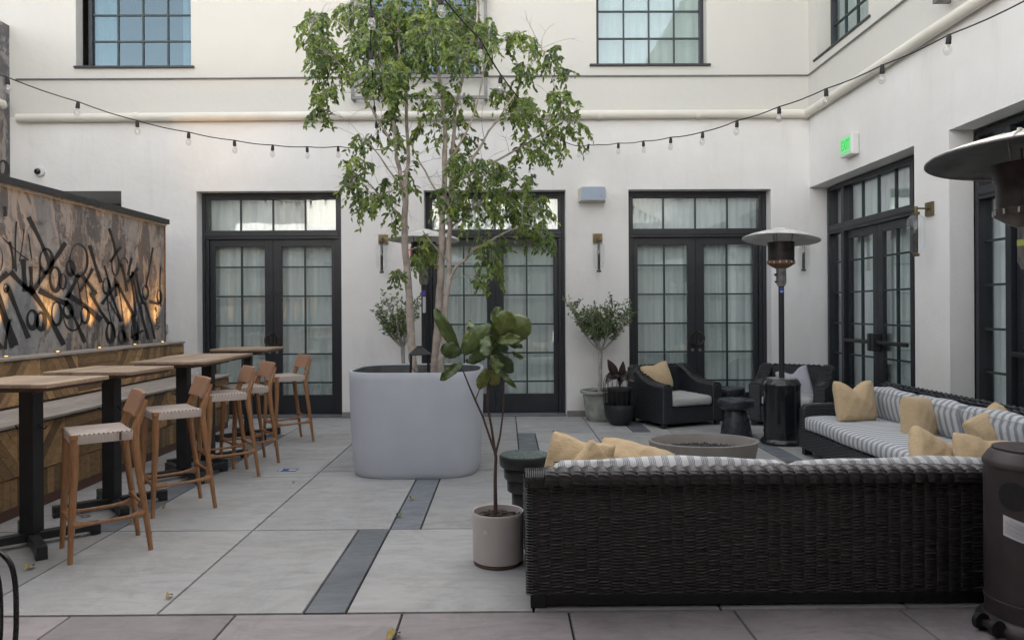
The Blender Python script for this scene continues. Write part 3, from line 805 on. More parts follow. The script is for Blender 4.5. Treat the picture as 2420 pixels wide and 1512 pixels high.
# ---------------------------------------------------------------- bar stools
def bar_stool():
    # local: front toward -x, back at +x
    o = thing('bar_stool', (0,0,0), 0, '', 'bar stool', 'teak bar stools at the bar tables')
    hw = .185
    def leg(s, back):
        m = MB()
        if back:
            pts = [(.235,s*(hw+.012),0),(.205,s*(hw+.006),.25),(.165,s*hw,.55),(.145,s*(hw-.003),.70),(.150,s*(hw-.004),.78),(.185,s*(hw-.012),.88),(.215,s*(hw-.02),.965)]
            rad = [.0135,.017,.021,.026,.024,.019,.016]
        else:
            pts = [(-.215,s*(hw+.012),0),(-.205,s*(hw+.006),.25),(-.190,s*hw,.55),(-.185,s*(hw-.003),.755)]
            rad = [.0135,.018,.022,.024]
        m.tube(pts, [q*1.1 for q in rad], 10)
        return m
    for s in (-1, 1):
        leg(s, 0).build('leg', 'teak', o, smooth=True); leg(s, 1).build('leg', 'teak', o, smooth=True)
        m = MB()
        a = Vector((-.200,s*(hw+.004),.235)); b = Vector((.200,s*(hw+.004),.245))
        pts = [a+(b-a)*t+Vector((0,0,-.012*(1-(2*t-1)**4))) for t in [i/12. for i in range(13)]]
        rad = [.030,.020,.014,.012,.011,.011,.011,.011,.011,.012,.014,.020,.030]
        m.tube(pts, rad, 8); m.build('foot_rail', 'teak', o, smooth=True)
    m = MB(); pts = [(.196,-hw+(2*hw)*t,.30-.008*math.sin(PI*t)) for t in [i/8. for i in range(9)]]
    m.tube(pts, [.024,.014,.011,.010,.010,.010,.011,.014,.024], 8); m.build('cross_rail', 'teak', o, smooth=True)
    m = MB(); pts = [(-.205,-hw+(2*hw)*t,.235) for t in [i/8. for i in range(9)]]
    m.tube(pts, [.022,.014,.011,.010,.010,.010,.011,.014,.022], 8); m.build('cross_rail', 'teak', o, smooth=True)
    # woven seat: saddle shape, wound over the frame
    m = MB()
    def F(u, v):
        x = -.205+.345*u; y = -.205+.41*v
        z = .780-.010*math.sin(PI*u)*math.sin(PI*v)+.006*(2*v-1)**2
        return (x, y, z)
    nx, ny = 16, 18
    m.grid(F, nx, ny)
    def edge(pts_in):
        n = len(pts_in)
        vs = [p for p in pts_in]+[(p[0]*1.0, p[1]*1.0, .722) for p in pts_in]
        m.add(vs, [(i, i+1, n+i+1, n+i) for i in range(n-1)])
    edge([F(i/float(nx), 0) for i in range(nx+1)]); edge([F(i/float(nx), 1) for i in range(nx+1)])
    edge([F(0, j/float(ny)) for j in range(ny+1)]); edge([F(1, j/float(ny)) for j in range(ny+1)])
    m.add([(-.205,-.205,.722),(.14,-.205,.722),(.14,.205,.722),(-.205,.205,.722)], [(0,3,2,1)])
    import bmesh
    so_ = m.build('seat', 'cord', o)
    bm = bmesh.new(); bm.from_mesh(so_.data); bmesh.ops.remove_doubles(bm, verts=bm.verts, dist=.0005); bmesh.ops.recalc_face_normals(bm, faces=bm.faces); bm.to_mesh(so_.data); bm.free()
    b = so_.modifiers.new('b', 'BEVEL'); b.width = .014; b.segments = 3; b.limit_method = 'ANGLE'; b.angle_limit = R(50)
    so_.data.polygons.foreach_set('use_smooth', [True]*len(so_.data.polygons))
    m = MB()
    for s in (-1, 1):
        m.box(-.214, -.170, s*.190-.022, s*.190+.022, .752, .783)
    m.build('seat_corner', 'teak', o, bevel=.004)
    # curved back board
    m = MB()
    def B(u, v, t):
        y = -.185+.37*u; x = .172+.058*v - .020*math.sin(PI*u)*0 + .018*math.sin(PI*u) - .012 + (-.024 if t else 0)
        return (x, y, .862+.148*v)
    n = 10; vs = []; fs = []
    for t in (0, 1):
        for j in (0, 1):
            for i in range(n+1): vs.append(B(i/float(n), j, t))
    k = n+1
    for i in range(n):
        fs += [(i, i+1, k+i+1, k+i), (2*k+i, 3*k+i, 3*k+i+1, 2*k+i+1), (i, 2*k+i, 2*k+i+1, i+1), (k+i, k+i+1, 3*k+i+1, 3*k+i)]
    fs += [(0, k, 3*k, 2*k), (n, 2*k+n, 3*k+n, k+n)]
    m.add(vs, fs); m.build('backrest', 'teak_back', o, bevel=.006)
    return o
st0 = bar_stool()
spots = [(-2.60,4.80,37,'nearest bar stool, with a loose cord end hanging from its woven seat'),
         (-2.58,5.80,38,'second bar stool from the camera, standing before the second bar table'),
         (-2.60,6.90,34,'third bar stool from the camera, overlapping the fourth'),
         (-2.60,7.48,38,'fourth bar stool from the camera, tucked behind the third'),
         (-2.57,8.72,36,'farthest bar stool, standing alone before the left double door')]
for i, (x, y, a, lb) in enumerate(spots):
    o = st0 if i == 0 else copy_tree(st0)
    o.location = (x, y, 0); o.rotation_euler = (0,0,R(a)); o['label'] = lb
m = MB(); m.tube([(.06,-.206,.782),(.062,-.214,.775),(.10,-.216,.752),(.125,-.214,.728)], .0022, 5); m.build('loose_cord', 'cord', st0)
m = MB(); m.box(.055,.067,-.2095,-.2055,.726,.782); m.build('dark_tie', 'table_edge', st0)

# ---------------------------------------------------------------- big planter
pl = thing('large_planter', (-.856,7.26,0), 0, 'large pale blue grey rounded square planter holding the big ficus tree', 'planter')
m = MB(); prof = [(.0,.0),(.575,.0),(.583,.008),(.594,.05),(.606,.18),(.622,.45),(.630,.75),(.632,.90),(.631,.962),(.628,.967),(.614,.967),(.611,.963),(.603,.90),(.590,.80)]
m.lathe(prof, seg=96, sy=.94, n=3.6, cap=False); m.build('shell', 'planter_blue', pl, smooth=True)
m = MB(); m.lathe([(.600,.955),(.592,.86),(.585,.80)], seg=72, sy=.94, n=3.6, cap=False); m.build('inner_wall', 'planter_in', pl, smooth=True, fix=False)
m = MB()
def _sf(u, v):
    a = 2*PI*u; ca, sa = math.cos(a), math.sin(a); q = 2/3.6
    return (.586*v*math.copysign(abs(ca)**q, ca), .55*v*math.copysign(abs(sa)**q, sa), .845+.02*math.sin(9*v*ca+3*v*sa)+rng.uniform(-.008,.008))
m.grid(_sf, 64, 16)
m.build('soil', 'soil', pl)
m = MB(); m.lathe([(.0,0),(.565,0),(.575,.006),(.575,.012)], (0,0,-.0), seg=72, sy=.94, n=3.6, cap=False); 
m.xf = None

# ---------------------------------------------------------------- leaves and trees
def orient(d, nrm):
    d = d.normalized(); s = d.cross(nrm)
    if s.length < 1e-4: s = d.cross(Vector((1,0,.1)))
    s.normalize(); n2 = s.cross(d); return d, s, n2
def small_leaf(mb, base, d, nrm, L, W, tone):
    d, s, n = orient(d, nrm)
    c1 = base+d*L*.42-n*W*.22; a = base+d*L*.40+s*W*.5+n*W*.05; b = base+d*L*.40-s*W*.5+n*W*.05
    a2 = base+d*L*.68+s*W*.36; b2 = base+d*L*.68-s*W*.36; c2 = base+d*L*.72-n*W*.2
    tip = base+d*L-n*L*.10
    mb.add([base, a, c1, b, a2, c2, b2, tip], [(0,1,2),(0,2,3),(1,4,5,2),(3,2,5,6),(4,7,5),(6,5,7)], tone)
def rv(s=1.0): return Vector((random.gauss(0,1), random.gauss(0,1), random.gauss(0,1)))*s
def curve(a, b, bend, n=6):
    mid = (a+b)/2+bend
    return [a*(1-t)**2+mid*2*t*(1-t)+b*t*t for t in [i/float(n) for i in range(n+1)]]

TY = 7.25
def Q(px, py, dy=0): return P(px, py, TY+dy)
tree = thing('ficus_tree', (-.80,7.25,.86), 0, 'tall multi trunk weeping fig with drooping green leaves in the large planter', 'tree')
TL = tree.location
trunk = MB(); twig = MB(); leaves = MB()
skel = []
def limb(pts, r0, r1, seg=10, mbx=None, wob=.012):
    pts = [Q(*p) for p in pts]
    out = []
    for i in range(len(pts)-1):
        for k in range(4):
            t = k/4.
            out.append(pts[i].lerp(pts[i+1], t)+rv(wob)*(1 if out else 0))
    out.append(pts[-1])
    # smooth once
    sm = [out[0]]+[(out[i-1]+out[i]*2+out[i+1])/4 for i in range(1, len(out)-1)]+[out[-1]]
    n = len(sm); rad = [(r0+(r1-r0)*(i/float(n-1)))*random.uniform(.92,1.1) for i in range(n)]
    (mbx or trunk).tube([p-TL for p in sm], rad, seg)
    skel.extend([(p, rr_) for p, rr_ in zip(sm, rad)])
limb([(978,905,-.02),(974,820,0),(967,720,0),(962,620,0),(957,520,0),(957,448,0)], .038, .030)
limb([(957,448,0),(945,400,-.03),(936,350,-.05),(930,250,-.05),(905,140,0),(880,20,.05)], .024, .008)
limb([(957,448,0),(964,400,.04),(967,300,.08),(962,220,.1),(945,80,.1),(950,-40,.1)], .022, .008)
limb([(1026,905,.03),(1030,800,.03),(1038,700,.02),(1046,640,0),(1042,570,0),(1048,480,0),(1051,390,0),(1055,300,-.03),(1050,210,-.05),(1025,80,-.05),(1020,-50,0)], .046, .010, 12)
limb([(1040,905,-.08),(1047,800,-.08),(1056,700,-.06),(1061,640,-.05),(1064,540,-.02),(1066,440,.02),(1071,350,.05),(1078,250,.08),(1105,150,.1),(1130,50,.1),(1135,-60,.1)], .032, .009, 12)
limb([(1058,668,-.06),(1090,620,-.1),(1130,580,-.14),(1185,555,-.16),(1235,528,-.2)], .017, .006)
limb([(1066,450,.0),(1120,370,-.05),(1170,290,-.1),(1225,215,-.1),(1262,150,-.1)], .015, .004)
limb([(1069,430,.05),(1140,400,.1),(1230,350,.15),(1300,300,.15),(1350,262,.1)], .014, .004)
limb([(1048,480,0),(1015,420,.05),(985,370,.1),(960,300,.2)], .012, .004)
limb([(1052,400,0),(1090,340,-.15),(1130,250,-.25),(1150,150,-.3),(1200,90,-.3)], .013, .004)
limb([(957,460,0),(920,400,-.1),(880,345,-.15),(850,315,-.2)], .011, .003)
limb([(957,520,0),(910,470,-.1),(870,430,-.15),(830,415,-.15)], .012, .003)
limb([(936,350,-.05),(890,270,-.1),(850,200,-.15),(800,150,-.15),(760,100,-.1)], .012, .003)
limb([(905,140,0),(850,90,-.1),(800,50,-.1),(745,40,-.1)], .008, .003)
limb([(1061,620,-.05),(1010,560,-.15),(1000,545,-.2)], .010, .004)
limb([(1064,540,0),(1120,490,.1),(1180,470,.15),(1260,490,.1)], .012, .004)
limb([(1290,300,.15),(1320,220,.1),(1300,150,.1),(1275,100,.1)], .006, .0025)
limb([(962,620,0),(950,660,-.05),(938,650,-.08)], .004, .002)
limb([(1140,400,.1),(1200,420,.1),(1250,430,.1)], .006, .002)
clusters = [(745,72,32,55,1.1),(765,120,40,30,.9),(790,160,48,36,1.1),(772,226,26,32,1.0),(757,278,26,20,1.1),
 (840,30,50,34,1.2),(905,50,55,48,1.2),(960,60,60,60,1.1),(1025,70,55,60,1.1),(1090,60,50,62,1.1),(1000,-25,150,34,1.0),(870,105,45,40,.9),
 (905,175,55,45,1.1),(955,140,50,45,.8),(1020,150,50,35,.7),(1090,140,45,40,.8),(1130,100,30,60,.9),(1156,95,20,60,.9),(1200,102,20,26,1.0),(1232,86,12,14,1.0),
 (1263,116,16,28,1.0),(1310,140,32,38,.75),(1336,178,16,18,1.0),(1238,176,22,28,1.0),(1200,235,34,40,1.0),(1245,270,36,46,1.0),(1330,245,36,34,.8),(1362,300,28,42,.8),(1320,330,32,40,.75),
 (1268,350,44,38,.9),(1240,375,26,30,.6),(1252,432,12,20,1.0),(908,205,52,30,1.0),(930,275,15,40,1.1),(945,335,24,22,1.0),(1030,230,40,35,.6),(1020,300,38,45,.55),(1085,330,45,60,.55),(1090,240,35,45,.45),
 (862,330,32,28,.8),(842,400,34,28,1.0),(835,440,30,40,1.0),(880,470,40,30,.8),(868,500,30,26,.9),(935,450,36,36,.7),(930,520,24,30,.8),(965,420,28,50,.5),
 (1110,400,50,50,.9),(1165,420,50,50,.9),(1200,460,36,42,.9),(1070,470,40,40,.6),(1130,500,70,36,.8),(1200,510,50,36,.8),(1262,500,40,42,1.0),(1290,560,24,42,1.1),(1240,550,30,24,.8),
 (1160,575,42,28,.8),(1180,620,24,40,1.0),(1150,610,30,30,.6),(1132,664,13,20,1.3),(1003,590,26,34,1.1),(985,620,14,18,.9),(942,652,13,12,1.0)]
dry = []
for (cx, cy, rx, ry, dn) in clusters:
    dyc = random.uniform(-.42, .42)
    if cy > 540: dyc *= .5
    c = Q(cx, cy, dyc)
    # connecting branch from the nearest thick point below
    best = min(skel, key=lambda s_: (s_[0]-c).length + max(0, s_[0].z-c.z)*.6)
    up = Vector((0,0,abs((c-best[0]).length)*.25))
    cv = curve(best[0], c, up+rv(.03), 7); r0 = min(best[1]*.7, .007)
    twig.tube([p-TL for p in cv], [r0+(.0022-r0)*i/7. for i in range(8)], 5, False)
    area = rx*ry*PI*(.00412**2)*(1.45 if cy < 300 else .95)
    nt_ = max(7, int(area*265*dn))
    for _ in range(nt_):
        a = random.uniform(0, 2*PI); q = math.sqrt(random.random())
        tpt = Q(cx+rx*q*math.cos(a), cy+ry*q*math.sin(a)*.9-6, dyc+random.gauss(0,.20))
        bp = cv[random.randint(3, 7)]
        tc_ = curve(bp, tpt, Vector((0,0,.06))+rv(.02), 5)
        twig.tube([p-TL for p in tc_], [.0022,.0018,.0015,.0013,.0011,.0009], 4, False)
        # drooping spray at its end
        out = (tpt-bp); out.z *= .3
        out = out.normalized() if out.length > .01 else Vector((1,0,0))
        L = random.uniform(.12,.21)
        endp = tpt+out*L*.5+Vector((0,0,-L*random.uniform(.5,.9)))+rv(.02)
        sp = curve(tpt, endp, Vector((0,0,.03)), 5)
        twig.tube([p-TL for p in sp], [.0011,.001,.0009,.0008,.0007,.0006], 3, False)
        nl = random.randint(10, 14); tone0 = random.gauss(.45,.16)
        pts2 = tc_[3:]+sp
        for k in range(nl):
            t = (k+random.random()*.6)/nl*(len(pts2)-1); i0 = min(int(t), len(pts2)-2); bpt = pts2[i0].lerp(pts2[i0+1], t-i0)
            dd = Vector((random.gauss(0,.62), random.gauss(0,.6), -.85+random.gauss(0,.4)))+out*.35
            small_leaf(leaves, bpt-TL, dd, Vector((random.gauss(0,.6), -1+random.gauss(0,.5), random.gauss(.5,.5))), random.uniform(.046,.076), random.uniform(.021,.033), min(1, max(0, tone0+random.gauss(0,.16))))
# bare twigs
for _ in range(150):
    s_ = random.choice(skel[20:])
    if s_[0].z < 2.3: continue
    dd = Vector((random.gauss(0,1), random.gauss(0,.6), random.gauss(.5,.6))).normalized()
    L = random.uniform(.15,.45); e = s_[0]+dd*L
    cv = curve(s_[0], e, rv(.04)+Vector((0,0,.03)), 5)
    twig.tube([p-TL for p in cv], [.0032,.0026,.002,.0016,.0012,.0008], 4, False)
    for k in (3, 4):
        e2 = cv[k]+(dd+rv(.6)).normalized()*L*.4
        twig.tube([cv[k]-TL, (cv[k]+e2)/2+rv(.008)-TL, e2-TL], [.0014,.001,.0007], 3, False)
trunk.build('trunk', 'bark_pale', tree, smooth=True, fix=False)
twig.build('branches', 'bark_grey', tree, smooth=True, fix=False)
leaves.build('crown', 'leaf_ficus', tree, fix=False)

# small potted trees by the wall
def small_tree(loc, hfork, crown_c, crown_r, label, pot=True, seed=1, dens=1.0, potmat='clay_green'):
    st_ = random.getstate(); random.seed(seed)
    o = thing('potted_tree', loc, 0, label, 'potted tree')
    tr = MB(); br = MB(); lf = MB()
    base = Vector((0,0,.36)); fork = Vector((.01,0,hfork))
    pts = [base.lerp(fork, i/6.)+rv(.004) for i in range(7)]
    tr.tube(pts, [.034,.030,.028,.027,.026,.027,.030], 10)
    cc = Vector(crown_c)
    for b in range(13):
        a = 2*PI*b/13+random.uniform(-.3,.3); q = random.uniform(.25,.95)
        e = cc+Vector((crown_r[0]*q*math.cos(a), crown_r[1]*q*math.sin(a), crown_r[2]*random.uniform(-.2,.6)))
        mid = fork.lerp(e, .5); bend = Vector(((e.x-fork.x)*.25, (e.y-fork.y)*.25, -.05))
        cv = curve(fork, e, bend, 8)
        br.tube(cv, [.012-.0011*i for i in range(9)], 6, False)
        for s_ in range(int(9*dens)):
            p0 = cv[random.randint(3, 8)]
            e2 = p0+Vector((random.gauss(0,.09), random.gauss(0,.09), random.uniform(.06,.22)))
            c2 = curve(p0, e2, rv(.015), 4); br.tube(c2, [.0035,.003,.0024,.0018,.0012], 4, False)
            t0 = random.gauss(.5,.17)
            for k in range(random.randint(9, 15)):
                t = random.random()**.7*4; i0 = min(3, int(t)); bp = c2[i0].lerp(c2[i0+1], t-i0)
                dd = Vector((random.gauss(0,1), random.gauss(0,1), random.gauss(.45,.6)))
                small_leaf(lf, bp, dd, rv(1)+Vector((0,0,.6)), random.uniform(.038,.060), random.uniform(.017,.025), min(1,max(0,t0+random.gauss(0,.15))))
    tr.build('trunk', 'bark_grey', o, smooth=True, fix=False); br.build('branches', 'bark_grey', o, smooth=True, fix=False); lf.build('crown', 'leaf_olive', o, fix=False)
    p = MB(); p.lathe([(0,0),(.185,0),(.195,.01),(.205,.10),(.235,.34),(.24,.365),(.27,.375),(.275,.39),(.272,.415),(.262,.42),(.245,.418),(.235,.39),(.232,.36)], seg=48, cap=False)
    p.build('pot', potmat, o, smooth=True)
    p = MB(); p.grid(lambda u, v: (.228*math.cos(2*PI*u)*v, .228*math.sin(2*PI*u)*v, .385+.012*math.sin(17*u+5*v)), 24, 5); p.build('soil', 'soil', o)
    random.setstate(st_)
    return o
small_tree((1.30,10.22,0), .95, (.02,-.05,1.38), (.46,.26,.34), 'small leafy tree with pale trunk in a weathered concrete pot beside the right double door', seed=5, dens=1.9)
small_tree((-1.42,10.15,0), 1.02, (-.08,-.05,1.42), (.40,.26,.32), 'small sparse tree standing against the wall behind the large planter', seed=11, dens=1.15)

# ---------------------------------------------------------------- big leaves
def big_leaf(mb, base, tip, W, nrm, tone, bend=.06, wav=.012, fold=.25, shape='fiddle', seed=0):
    rr_ = random.Random(seed); d = tip-base; L = d.length
    dd, s, n = orient(d, nrm)
    nu = 20; ph = rr_.uniform(0, 6); Qs = [-1,-.72,-.42,-.045,.045,.42,.72,1]; nv = 7
    def wprof(t):
        if shape == 'fiddle': return (math.sin(PI*min(1, t**.8))**.6)*(.55+.55*t)*(1+.03*math.sin(t*30+ph)) if t < 1 else 0
        return math.sin(PI*t)**.75*(1-.2*t)
    vs = []
    for i in range(nu+1):
        t = i/float(nu); tt = .03+.97*t; w_ = W*.5*max(.02, wprof(min(.985, tt)))
        for q in Qs:
            vein = .0035*math.cos(t*PI*11-abs(q)*2.2)*abs(q) if shape == 'fiddle' else 0
            p = base+dd*(L*t+abs(q)*w_*.10)+s*w_*q+n*(bend*L*math.sin(PI*t)*1.2)+n*(abs(q)**1.4*w_*fold)+n*(wav*math.sin(t*13+ph+q*2)*abs(q)**1.5+vein)
            vs.append(p)
    fs = [(i*(nv+1)+j, i*(nv+1)+j+1, (i+1)*(nv+1)+j+1, (i+1)*(nv+1)+j) for i in range(nu) for j in range(nv)]
    mb.add(vs, fs, tone)
    tt_ = [min(1, tone+(.30 if j == 3 else 0)+(.10 if (i+abs(j-3)) % 4 == 0 else 0)+rr_.uniform(-.03,.03)) for i in range(nu) for j in range(nv)]
    mb.tone[-len(fs):] = tt_
def mid_rib(mb, base, tip, nrm, bend, L_):
    pass
fp = thing('fiddle_leaf_fig', (-.053,4.49,0), 0, 'fiddle leaf fig with broad dark leaves in a white cylinder pot beside the sofa', 'potted plant')
FL = fp.location
p = MB(); p.lathe([(0,.004),(.148,.004),(.150,.012),(.150,.02)], seg=48, cap=False); p.build('pot_foot', 'table_edge', fp)
p = MB(); p.lathe([(0,.021),(.146,.021),(.152,.026),(.154,.05),(.155,.30),(.155,.312),(.152,.316),(.147,.312),(.145,.26)], seg=64, cap=False); p.build('pot', 'pot_white', fp, smooth=True)
p = MB(); p.grid(lambda u, v: (.146*math.cos(2*PI*u)*v, .146*math.sin(2*PI*u)*v, .272+.012*math.sin(23*u+9*v)*math.sin(31*v+5*u)+rng.uniform(-.004,.004)), 40, 12); p.build('soil', 'soil', fp)
p = MB()
for k in range(40):
    a = random.uniform(0, 6.28); r_ = random.uniform(.01,.135); c = Vector((r_*math.cos(a), r_*math.sin(a), .285))
    p.xf = Matrix.Translation(c) @ Matrix.Rotation(random.uniform(0,6), 4, Vector((random.random(), random.random(), random.random())))
    p.box(-.012,.012,-.005,.005,-.003,.003)
p.xf = None; p.build('bark_chips', 'bark_brown', fp)
m = MB(); a0 = FL+Vector((-.015,0,.27)); 
m.tube([Vector(v)-FL for v in [a0, P(1168,1130,4.49), P(1170,1080,4.5), P(1168,1066,4.5)]], [.013,.0105,.0095,.010], 10)
m.tube([v-FL for v in [P(1168,1068,4.5), P(1158,1040,4.49), P(1140,985,4.47), P(1122,945,4.45), P(1105,905,4.44), P(1092,872,4.44)]], [.0085,.007,.006,.006,.005,.004], 8)
m.tube([v-FL for v in [P(1168,1068,4.5), P(1160,1010,4.5), P(1151,960,4.52), P(1152,900,4.52), P(1160,840,4.52), P(1172,800,4.52)]], [.0085,.0075,.0075,.009,.006,.004], 8)
m.tube([v-FL for v in [P(1170,1070,4.5), P(1180,1030,4.52), P(1188,970,4.55), P(1190,900,4.56), P(1180,850,4.55)]], [.0075,.006,.005,.0045,.003], 8)
m.tube([v-FL for v in [P(1122,945,4.45), P(1130,925,4.43), P(1140,905,4.42)]], [.004,.003,.003], 6)
m.build('stems', 'bark_brown', fp, smooth=True, fix=False)
FLV = [((400,670),(70,80),190,.42,0),((445,650),(545,375),85,.9,.03),((450,700),(150,640),240,.25,-.03),((450,850),(140,1095),150,.3,-.06),((470,720),(850,300),260,.42,-.02),
 ((630,460),(590,265),230,.45,.08),((930,520),(960,55),300,.45,.05),((990,490),(1420,250),400,.55,.02),((990,480),(1120,110),320,.6,-.03),((950,540),(1300,520),170,.6,-.06),
 ((1120,590),(1310,610),95,.1,-.04),((880,690),(1160,990),260,.12,.04),((880,740),(930,1010),230,.5,-.05),((800,930),(690,1220),170,.8,-.02),((800,980),(985,1120),220,.9,.03),
 ((970,950),(1215,1205),85,.3,-.05),((780,440),(790,760),190,.35,-.09),((500,830),(730,790),120,.12,-.02),((1150,690),(1325,785),70,.5,-.02),((560,800),(860,640),210,.3,-.04),((900,560),(1060,740),260,.1,.06),((640,700),(900,480),260,.38,.03)]
lv = MB()
for k, (a, b, W, tn_, dy) in enumerate(FLV):
    f_ = lambda c, Y: P((c[0]/5.817+1050)/1.0331, (c[1]/5.817+740)/1.0331, Y)
    A = f_(a, 4.49+dy*.4); B = f_(b, 4.49+dy*1.6)
    nr = Vector((random.gauss(0,.3), -1, random.gauss(.1,.35)))
    big_leaf(lv, A-FL, B-FL, W*.000428*1.2, nr, tn_, bend=random.uniform(.05,.12), wav=.010, fold=-.25 if k % 3 else .3, seed=k)
lo_ = lv.build('leaves', 'leaf_fiddle', fp, smooth=True, fix=False)
so_ = lo_.modifiers.new('s', 'SOLIDIFY'); so_.thickness = .0012
p = MB(); p.box(-.012,.012,-.0006,.0006,-.012,.012)
lb = p.build('sticker', 'paper', fp, (-.075,-.137,.222), (0,0,R(-29)))

# ---------------------------------------------------------------- lantern in the planter
ln = thing('lantern', (-.80,6.86,.855), R(8), 'black metal candle lantern standing in the large planter beside the tree trunks', 'lantern')
m = MB(); m.frustum(0,0,.275,.335,.098,.028); m.frustum(0,0,.335,.345,.030,.030); m.box(-.100,.100,-.100,.100,.262,.2745); m.build('roof', 'black_metal', ln, bevel=.003)
for sx in (-1,1):
    for sy in (-1,1):
        m = MB(); m.tube([(sx*.085,sy*.085,.012),(sx*.078,sy*.078,.262)], .010, 4); m.build('post', 'black_metal', ln)
m = MB(); m.box(-.098,.098,-.098,.098,0,.012); m.build('base', 'black_metal', ln)
m = MB(); m.tube([(.1*math.cos(a),-.075-.02*math.sin(a)*0,.26+.155*math.sin(a)) for a in [R(180+180*i/16.) for i in range(17)]], .003, 6); m.build('handle', 'black_metal', ln, smooth=True)
m = MB(); m.lathe([(.0,.013),(.035,.013),(.036,.09),(.034,.09),(.032,.016)], seg=24, cap=False); m.build('candle_glass', 'lamp_glass', ln, smooth=True)
tb = thing('glass_votive', (-.895,6.82,.855), 0, 'small clear glass votive in the planter left of the black lantern', 'candle holder')
m = MB(); m.lathe([(0,0),(.025,0),(.026,.09),(.023,.09),(.022,.004)], seg=20, cap=False); m.build('glass_cup', 'lamp_glass', tb, smooth=True)
m = MB(); m.lathe([(0,.006),(.020,.006),(.020,.05),(0,.05)], seg=16); m.build('candle', 'white_plastic', tb)

# ---------------------------------------------------------------- patio heaters
def heater(loc, rz, label, body, Ht, tank_h, hood_tilt=(0,0), under='hood_metal', near=False, hs_=.92):
    o = thing('patio_heater', loc, rz, label, 'patio heater', 'tall mushroom patio heaters')
    k = Ht-2.42
    m = MB(); m.lathe([(0,.005),(.235,.005),(.240,.018),(.236,.035),(.215,.060),(.205,.068),(0,.068)], seg=48); m.build('base', body, o, smooth=True)
    m = MB(); m.lathe([(0,.069),(.198,.069),(.198,.13),(.204,.132),(.204,.150),(.200,.152),(.200,tank_h-.075),(.206,tank_h-.073),(.206,tank_h-.055),(.200,tank_h-.045),(.180,tank_h-.012),(.168,tank_h),(.0,tank_h+.002)], seg=56); m.build('tank_housing', body, o, smooth=True)
    m = MB(); m.lathe([(0,tank_h+.0025),(.165,tank_h+.0025),(.165,tank_h+.010),(0,tank_h+.012)], seg=40); m.build('tank_lid', 'steel' if not near else body, o, smooth=True)
    m = MB(); m.tube([(0,0,tank_h),(0,0,1.80+k)], .031, 16); m.build('pole', 'black_metal' if not near else body, o, smooth=True)
    m = MB(); m.lathe([(0,1.80+k),(.040,1.80+k),(.056,1.84+k),(.054,1.99+k),(.058,2.0+k),(0,2.0+k)], seg=24); m.build('valve_housing', 'steel_worn', o, smooth=True)
    if not near:
        m = MB(); m.tube([(-.05,-.02,1.93+k),(-.075,-.025,1.93+k)], .014, 10); m.build('knob', 'rubber', o, smooth=True)
        m = MB(); m.tube([(-.05,-.02,1.85+k),(-.072,-.025,1.85+k)], .010, 10); m.build('knob', 'rubber', o, smooth=True)
    m = MB(); m.lathe([(.058,2.0+k),(.10,2.02+k),(.150,2.055+k),(.154,2.09+k),(.146,2.09+k),(.14,2.06+k),(.0,2.05+k)], seg=36, cap=False); m.build('burner_bowl', 'rust' if not near else 'steel_rusty', o, smooth=True)
    m = MB()
    top = .148 if not near else .165
    rb = .143
    m.lathe([(rb,2.091+k),(rb+.001,2.15+k),(rb,2.2+k),(top-.002,2.27+k),(top,2.30+k),(0,2.30+k)], seg=40, cap=False); m.build('burner_screen', 'burner', o, smooth=True)
    m = MB()
    for j in range(14):
        a = 2*PI*j/14; m.box(.150*math.cos(a)-.006, .150*math.cos(a)+.006, .150*math.sin(a)-.006, .150*math.sin(a)+.006, 2.06+k, 2.085+k)
    m.build('bolts', 'steel', o)
    h = MB(); hr = .455
    n = 8; seg = 64
    prof = [(.0,.105),(.09,.103),(.17,.090),(.28,.062),(.38,.030),(.445,.004),(.455,-.006)]
    h.lathe(prof, (0,0,0), seg, cap=False)
    ho = h.build('hood', 'hood_metal', o, (0,0,2.335+k), (R(hood_tilt[0]), R(hood_tilt[1]), 0), smooth=True, fix=False); ho.scale = (hs_,hs_,1)
    h = MB(); h.lathe([(r_, z_-.005) for r_, z_ in prof], (0,0,0), seg, cap=False); h.build('hood_underside', under, ho, smooth=True, fix=False)
    h = MB(); h.tube([(hr*math.cos(a), hr*math.sin(a), -.007) for a in [2*PI*i/64. for i in range(65)]], .006, 6); h.build('hood_rim', 'steel_worn' if near else 'hood_metal', ho, smooth=True)
    h = MB()
    for j in range(3):
        a = 2*PI*j/3+.6
        pts = [((r_)*math.cos(a), r_*math.sin(a), z_+.0035) for r_, z_ in prof[1:]]
        h.tube(pts, .004, 5)
        h.lathe([(0,0),(.011,0),(.010,.010),(0,.013)], (.30*math.cos(a),.30*math.sin(a),.06), 10)
    h.lathe([(0,0),(.11,0),(.10,.012),(0,.016)], (0,0,.102), 32)
    h.build('hood_seams', 'hood_metal', ho, smooth=True)
    h = MB()
    for j in range(3):
        a = 2*PI*j/3; h.tube([(.11*math.cos(a),.11*math.sin(a),2.29+k),(.13*math.cos(a),.13*math.sin(a),2.40+k)], .006, 6)
    h.build('hood_bracket', 'steel_worn', o)
    for s in (-1, 1):
        h = MB(); h.tube([(.255,s*.045-.012,.045),(.255,s*.045+.012,.045)], .040, 20); h.tube([(.255,s*.045-.016,.045),(.255,s*.045+.016,.045)], .009, 10)
        h.build('wheel', 'rubber', o, smooth=True)
    h = MB(); h.box(.20,.262,-.03,.03,.03,.055); h.build('wheel_bracket', body, o)
    return o
hA = heater((-.965,8.74,0), R(200), 'black patio heater standing behind the tree trunks, hood half hidden by leaves', 'heater_black', 2.45, .73, (1,-1))
hB = heater((3.13,8.37,0), R(-12), 'glossy black patio heater with pale hood standing between the armchair and the striped sofa', 'heater_black', 2.40, .73, (-5,3.5))
